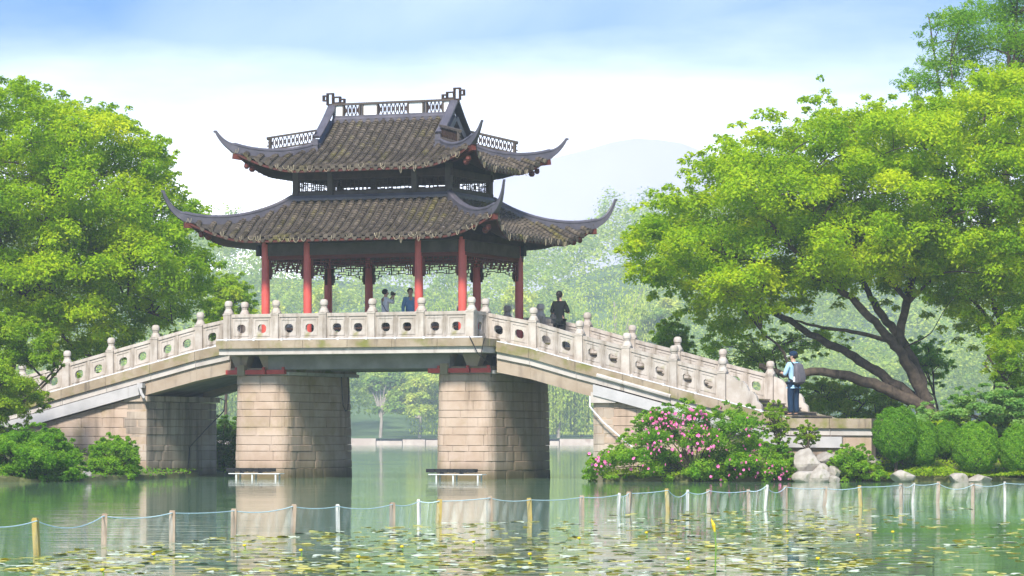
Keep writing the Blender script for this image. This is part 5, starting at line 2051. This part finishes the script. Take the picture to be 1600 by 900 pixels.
def person(label, loc, face, h, top, bottom, arms, hair='short', sleeves=.5, head_turn=0.0, female=False):
    """standing figure; face = heading angle, arms = {'l','r': (elbow, wrist)} in metres of a 1.7 m body"""
    T = thing('person', label, 'person', loc, face)
    T.scale = (h / 1.7,) * 3
    V = Vector
    ht = Matrix.Rotation(head_turn, 3, 'Z')

    def hd(x, y, z):
        q = ht @ Vector((x, y, 0))
        return V((q.x, q.y, z))
    vs_ = [V((0, 0, .95)), V((0, 0, 1.12)), V((0, .0, 1.30)), V((0, -.005, 1.43)), hd(0, .01, 1.50), hd(0, .03, 1.56), hd(0, .015, 1.62), hd(0, .005, 1.68)]
    rd = [(.14, .10), (.125, .09), (.15, .10), (.07, .06), (.05, .05), (.070, .085), (.078, .095), (.05, .06)]
    ed = [(i, i + 1) for i in range(7)]
    sw = .155 if female else .175
    fingers = []
    for s_, key in ((-1, 'l'), (1, 'r')):
        el_, wr = [V(q) for q in arms[key]]
        b_ = len(vs_)
        hand = wr + (wr - el_).normalized() * .08
        vs_ += [V((s_ * sw, 0, 1.39)), el_, wr, hand]
        rd += [.058, .040, .028, (.040, .020)]
        ed += [(2, b_), (b_, b_ + 1), (b_ + 1, b_ + 2), (b_ + 2, b_ + 3)]
        fingers.append((wr, hand))
        b_ = len(vs_)
        vs_ += [V((s_ * .09, 0, .90)), V((s_ * .10, .02, .50)), V((s_ * .10, -.01, .09)), V((s_ * .115, .13, .045))]
        rd += [.088, .058, .042, (.042, .03)]
        ed += [(0, b_), (b_, b_ + 1), (b_ + 1, b_ + 2), (b_ + 2, b_ + 3)]
    body = skin('body', vs_, ed, rd, m_skin, T)
    # fingers, nose, ears joined to the body mesh
    mb_ = MB()
    for wr, hand in fingers:
        t_ = (hand - wr).normalized()
        sd = t_.cross(V((0, .2, 1))).normalized()
        nn = sd.cross(t_)
        for k, ln in enumerate((.065, .078, .074, .058)):
            a_ = hand + sd * (.024 - .016 * k)
            mb_.tube([a_ - t_ * .02, a_ + t_ * ln * .5 - nn * .006, a_ + t_ * ln - nn * .028], [.010, .009, .006], 5)
        a_ = wr + t_ * .03 + sd * .024
        mb_.tube([a_, a_ + t_ * .03 + sd * .022, a_ + t_ * .065 + sd * .022 - nn * .01], [.012, .010, .007], 5)
    for q, r_ in ((hd(0, .125, 1.585), .014), (hd(.078, .02, 1.59), .02), (hd(-.078, .02, 1.59), .02)):
        mb_.tube([q + V((0, 0, -.025)), q, q + V((0, 0, .025))], [r_ * .5, r_, r_ * .5], 6)
    bm = bmesh.new()
    bm.from_mesh(body.data)
    e_ = mb_.mesh('x')
    bm.from_mesh(e_)
    bm.to_mesh(body.data)
    bm.free()
    # eyes
    # shirt: torso and sleeves
    vs_ = [V((0, 0, .90)), V((0, 0, 1.08)), V((0, 0, 1.30)), V((0, -.005, 1.42)), V((0, 0, .80))]
    rd = [(.165, .125), (.15, .115), (.175, .12), (.075, .07), (.165, .125)]
    ed = [(4, 0), (0, 1), (1, 2), (2, 3)]
    for s_, key in ((-1, 'l'), (1, 'r')):
        el_, wr = [V(q) for q in arms[key]]
        b_ = len(vs_)
        vs_ += [V((s_ * sw, 0, 1.385)), el_]
        rd += [.075, .060]
        ed += [(2, b_), (b_, b_ + 1)]
        if sleeves > .5:
            vs_.append(el_.lerp(wr, min((sleeves - .5) * 2, .92)))
            rd.append(.046)
            ed.append((b_ + 1, b_ + 2))
    skin('shirt', vs_, ed, rd, top, T)
    vs_ = [V((0, 0, .93))]
    rd = [(.155, .115)]
    ed = []
    for s_ in (-1, 1):
        b_ = len(vs_)
        vs_ += [V((s_ * .09, 0, .86)), V((s_ * .10, .02, .50)), V((s_ * .10, -.005, .085))]
        rd += [.108, .086, .074]
        ed += [(0, b_), (b_, b_ + 1), (b_ + 1, b_ + 2)]
    skin('trousers', vs_, ed, rd, bottom, T)
    for s_ in (-1, 1):
        mb_ = MB()
        mb_.tube([V((s_ * .10, -.07, .04)), V((s_ * .105, .0, .05)), V((s_ * .113, .10, .038)), V((s_ * .118, .17, .03))], [.035, .05, .045, .025], 8)
        mb_.build('shoe', m_black, T, smooth=True)
    # hair
    bm = bmesh.new()
    bmesh.ops.create_icosphere(bm, subdivisions=3, radius=1)
    for v in bm.verts:
        c = v.co
        sx, sy, sz = .094, .115, .105
        z_ = c.z * sz
        fr = c.y
        if fr > .35 and z_ < .05:            # face stays free
            v.co = Vector((c.x * .06, .05, 1.66 + abs(c.z) * .02))
        else:
            lowf = 1.0 if hair == 'short' else 1.25
            v.co = Vector((c.x * sx, c.y * sy - .005, 1.63 + (z_ if z_ > 0 else z_ * lowf * .8)))
        q = ht @ Vector((v.co.x, v.co.y, 0))
        v.co.x, v.co.y = q.x, q.y
    me = bpy.data.meshes.new('hair')
    bm.to_mesh(me)
    bm.free()
    me.polygons.foreach_set('use_smooth', [True] * len(me.polygons))
    if hair != 'cap':
        link('hair', me, m_hair if hair != 'cropped' else m_crop, T)
    else:
        mb_ = MB()
        mb_.lathe([(.098, 1.615), (.104, 1.65), (.098, 1.70), (.07, 1.735), (.0, 1.745)], n=14)
        mb_.v = [tuple((ht @ Vector((x_, y_ * 1.12 + .005, 0))).xy) + (z_,) for x_, y_, z_ in mb_.v]
        cap = mb_.build('cap', m_cloth_navy, T, smooth=True)
        mb_ = MB()
        mb_.box(-.07, .07, .08, .19, 1.615, 1.63)
        mb_.v = [tuple((ht @ Vector((x_, y_, 0))).xy) + (z_ - max(y_ - .1, 0) * .2,) for x_, y_, z_ in mb_.v]
        mb_.build('peak', m_white, cap)
        link('hair', me, m_hair, T)
    if hair == 'bun':
        mb_ = MB()
        mb_.tube([(0, -.10, 1.58), (0, -.125, 1.54), (0, -.12, 1.44)], [.035, .04, .018], 8)
        mb_.build('ponytail', m_hair, T, smooth=True)
    return T


m_crop = proc('cropped_hair', (.07, .035, .028), (.10, .05, .04), 20, .6)
HANG = {'l': ((-.23, -.02, 1.12), (-.24, .04, .88)), 'r': ((.23, -.02, 1.12), (.24, .04, .88))}
# photographer in white inside the pavilion, looking to the right with the camera at the eye
u, z = inv(602, 453, -1.0)
hW = z - ZD
pw = b2w(u, -1.0, ZD)
person('person in white top with black hair raising a camera under the pavilion', pw, R(-62), min(max(hW, 1.5), 1.7), m_cloth_white, m_cloth_black,
       {'l': ((-.20, .20, 1.28), (-.05, .27, 1.50)), 'r': ((.24, .17, 1.27), (.06, .27, 1.49))}, 'short', .75)
hk = min(max(hW, 1.5), 1.7) / 1.7
Mw = Matrix.Translation(pw) @ Matrix.Rotation(R(-62), 4, 'Z') @ Matrix.Scale(hk, 4)
mb = MB()
mb.box(-.07, .07, .22, .28, 1.53, 1.63, Mw)
mb.tube([Mw @ Vector((0, .281, 1.575)), Mw @ Vector((0, .36, 1.575))], .035, 10)
mb.box(-.03, .03, .22, .26, 1.632, 1.655, Mw)
tag(mb.build('camera', m_black), 'black camera held up by the person in white under the pavilion', 'camera')
mb = MB()
mb.tube([Mw @ Vector(q) for q in ((-.10, .05, 1.46), (-.02, -.12, 1.40), (.10, -.145, 1.22), (.17, -.06, 1.02), (.17, .06, .95))], .012, 5)
tag(mb.build('bag_strap', m_pack), 'dark shoulder strap across the back of the white top', 'strap')
# man in blue shirt beside the third column
u, z = inv(641, 451, 0.3)
person('person in blue shirt and dark trousers standing beside the front red column', b2w(u, .3, ZD), R(-160), min(max(z - ZD, 1.55), 1.78), m_cloth_blue, m_cloth_black, HANG, 'cropped', .95)
# woman in black on the right ramp
u, z = inv(874, 455, 1.1)
zf = zb(u) - .10
person('person in black seen from behind on the right ramp beside the pavilion', b2w(u, 1.1, zf), R(-20), min(max(z - zf, 1.5), 1.75), m_cloth_black, m_cloth_black,
       {'l': ((-.26, .06, 1.10), (-.12, .22, 1.12)), 'r': ((.26, .06, 1.10), (.12, .22, 1.14))}, 'bun', .5, female=True)
u, z = inv(866, 475, 1.0)
mb = MB()
pb = b2w(u, 1.0, zf + .82)
mb.add([pb + Vector(q) for q in ((-.10, -.05, 0), (.10, -.05, 0), (.10, .05, 0), (-.10, .05, 0), (-.08, -.03, .24), (.08, -.03, .24), (.08, .03, .24), (-.08, .03, .24))], [(3, 2, 1, 0), (4, 5, 6, 7), (0, 1, 5, 4), (1, 2, 6, 5), (2, 3, 7, 6), (3, 0, 4, 7)])
mb.tube([pb + Vector(q) for q in ((-.07, 0, .24), (-.05, 0, .40), (.02, 0, .52), (.06, 0, .40), (.07, 0, .24))], .010, 5)
tag(mb.build('handbag', m_black), 'black handbag hanging at the side of the person in black', 'bag')
# backpacker climbing the steps
u, z = inv(1240, 650, -.9)
zf = zb(u) - .03
_, zt = inv(1232, 551, -.9)
pk = b2w(u, -.9, zf)
hB = min(max(zt - zf, 1.6), 1.85)
person('person in light blue jacket and navy cap with a backpack on the steps', pk, R(38), hB, m_cloth_sky, m_cloth_navy,
       {'l': ((-.25, .07, 1.12), (-.16, .27, 1.16)), 'r': ((.24, .06, 1.12), (.17, .26, 1.14))}, 'cap', .55, head_turn=R(35))
Mb = Matrix.Translation(pk) @ Matrix.Rotation(R(38), 4, 'Z') @ Matrix.Scale(hB / 1.7, 4)
BP = thing('backpack', 'dark grey backpack worn by the person in the light blue jacket', 'backpack', pk, R(38))
BP.scale = (hB / 1.7,) * 3


def loft(mb_, rings):
    n_ = len(rings[0])
    mb_.add([q for r_ in rings for q in r_], [(i * n_ + j, i * n_ + (j + 1) % n_, (i + 1) * n_ + (j + 1) % n_, (i + 1) * n_ + j) for i in range(len(rings) - 1) for j in range(n_)] + [tuple(range(n_ - 1, -1, -1)), tuple((len(rings) - 1) * n_ + j for j in range(n_))])


def rring(hx, y0, y1, z_):
    cy_ = (y0 + y1) / 2
    hy = abs(y1 - y0) / 2
    return [(hx * math.copysign(abs(math.cos(a_)) ** .5, math.cos(a_)), cy_ + hy * math.copysign(abs(math.sin(a_)) ** .5, math.sin(a_)), z_) for a_ in np.linspace(0, 2 * math.pi, 16, endpoint=False)]


mb = MB()
loft(mb, [rring(.10, -.14, -.24, .86), rring(.155, -.125, -.30, .90), rring(.165, -.125, -.32, 1.06), rring(.155, -.125, -.29, 1.24), rring(.13, -.125, -.24, 1.38), rring(.06, -.13, -.19, 1.42)])
mb.build('bag_body', m_pack, BP, smooth=True)
mb = MB()
loft(mb, [rring(.11, -.305, -.345, .92), rring(.12, -.31, -.365, 1.0), rring(.11, -.305, -.34, 1.14)])
mb.build('front_pocket', m_pack, BP, smooth=True)
for s_ in (-1, 1):
    mb = MB()
    mb.tube([(s_ * .10, -.13, 1.38), (s_ * .12, .0, 1.47), (s_ * .125, .125, 1.36), (s_ * .14, .13, 1.18), (s_ * .16, .0, 1.0), (s_ * .15, -.13, .95)], .022, 6)
    mb.build('strap', m_black, BP)
    mb = MB()
    mb.lathe([(.03, .92), (.032, 1.02), (.018, 1.04), (.018, 1.065)], s_ * .185, -.22, 8)
    mb.build('bottle', m_white, BP)
# ------------------------------------------------------------------ haze
m_haze = bpy.data.materials.new('haze_air')
m_haze.use_nodes = True
t = m_haze.node_tree
for n in list(t.nodes):
    t.nodes.remove(n)
o_ = t.nodes.new('ShaderNodeOutputMaterial')
pv = t.nodes.new('ShaderNodeVolumePrincipled')
pv.inputs['Color'].default_value = (.82, .89, 1.0, 1)
pv.inputs['Density'].default_value = 0.00038
pv.inputs['Anisotropy'].default_value = 0.0
t.links.new(pv.outputs[0], o_.inputs['Volume'])
mb = MB()
mb.box(-760, 760, -190, 1100, -3.0, 108)
hz = mb.build('haze', m_haze)
tag(hz, 'pale bluish haze over the lake, thickening towards the far hills', 'haze', kind='stuff')
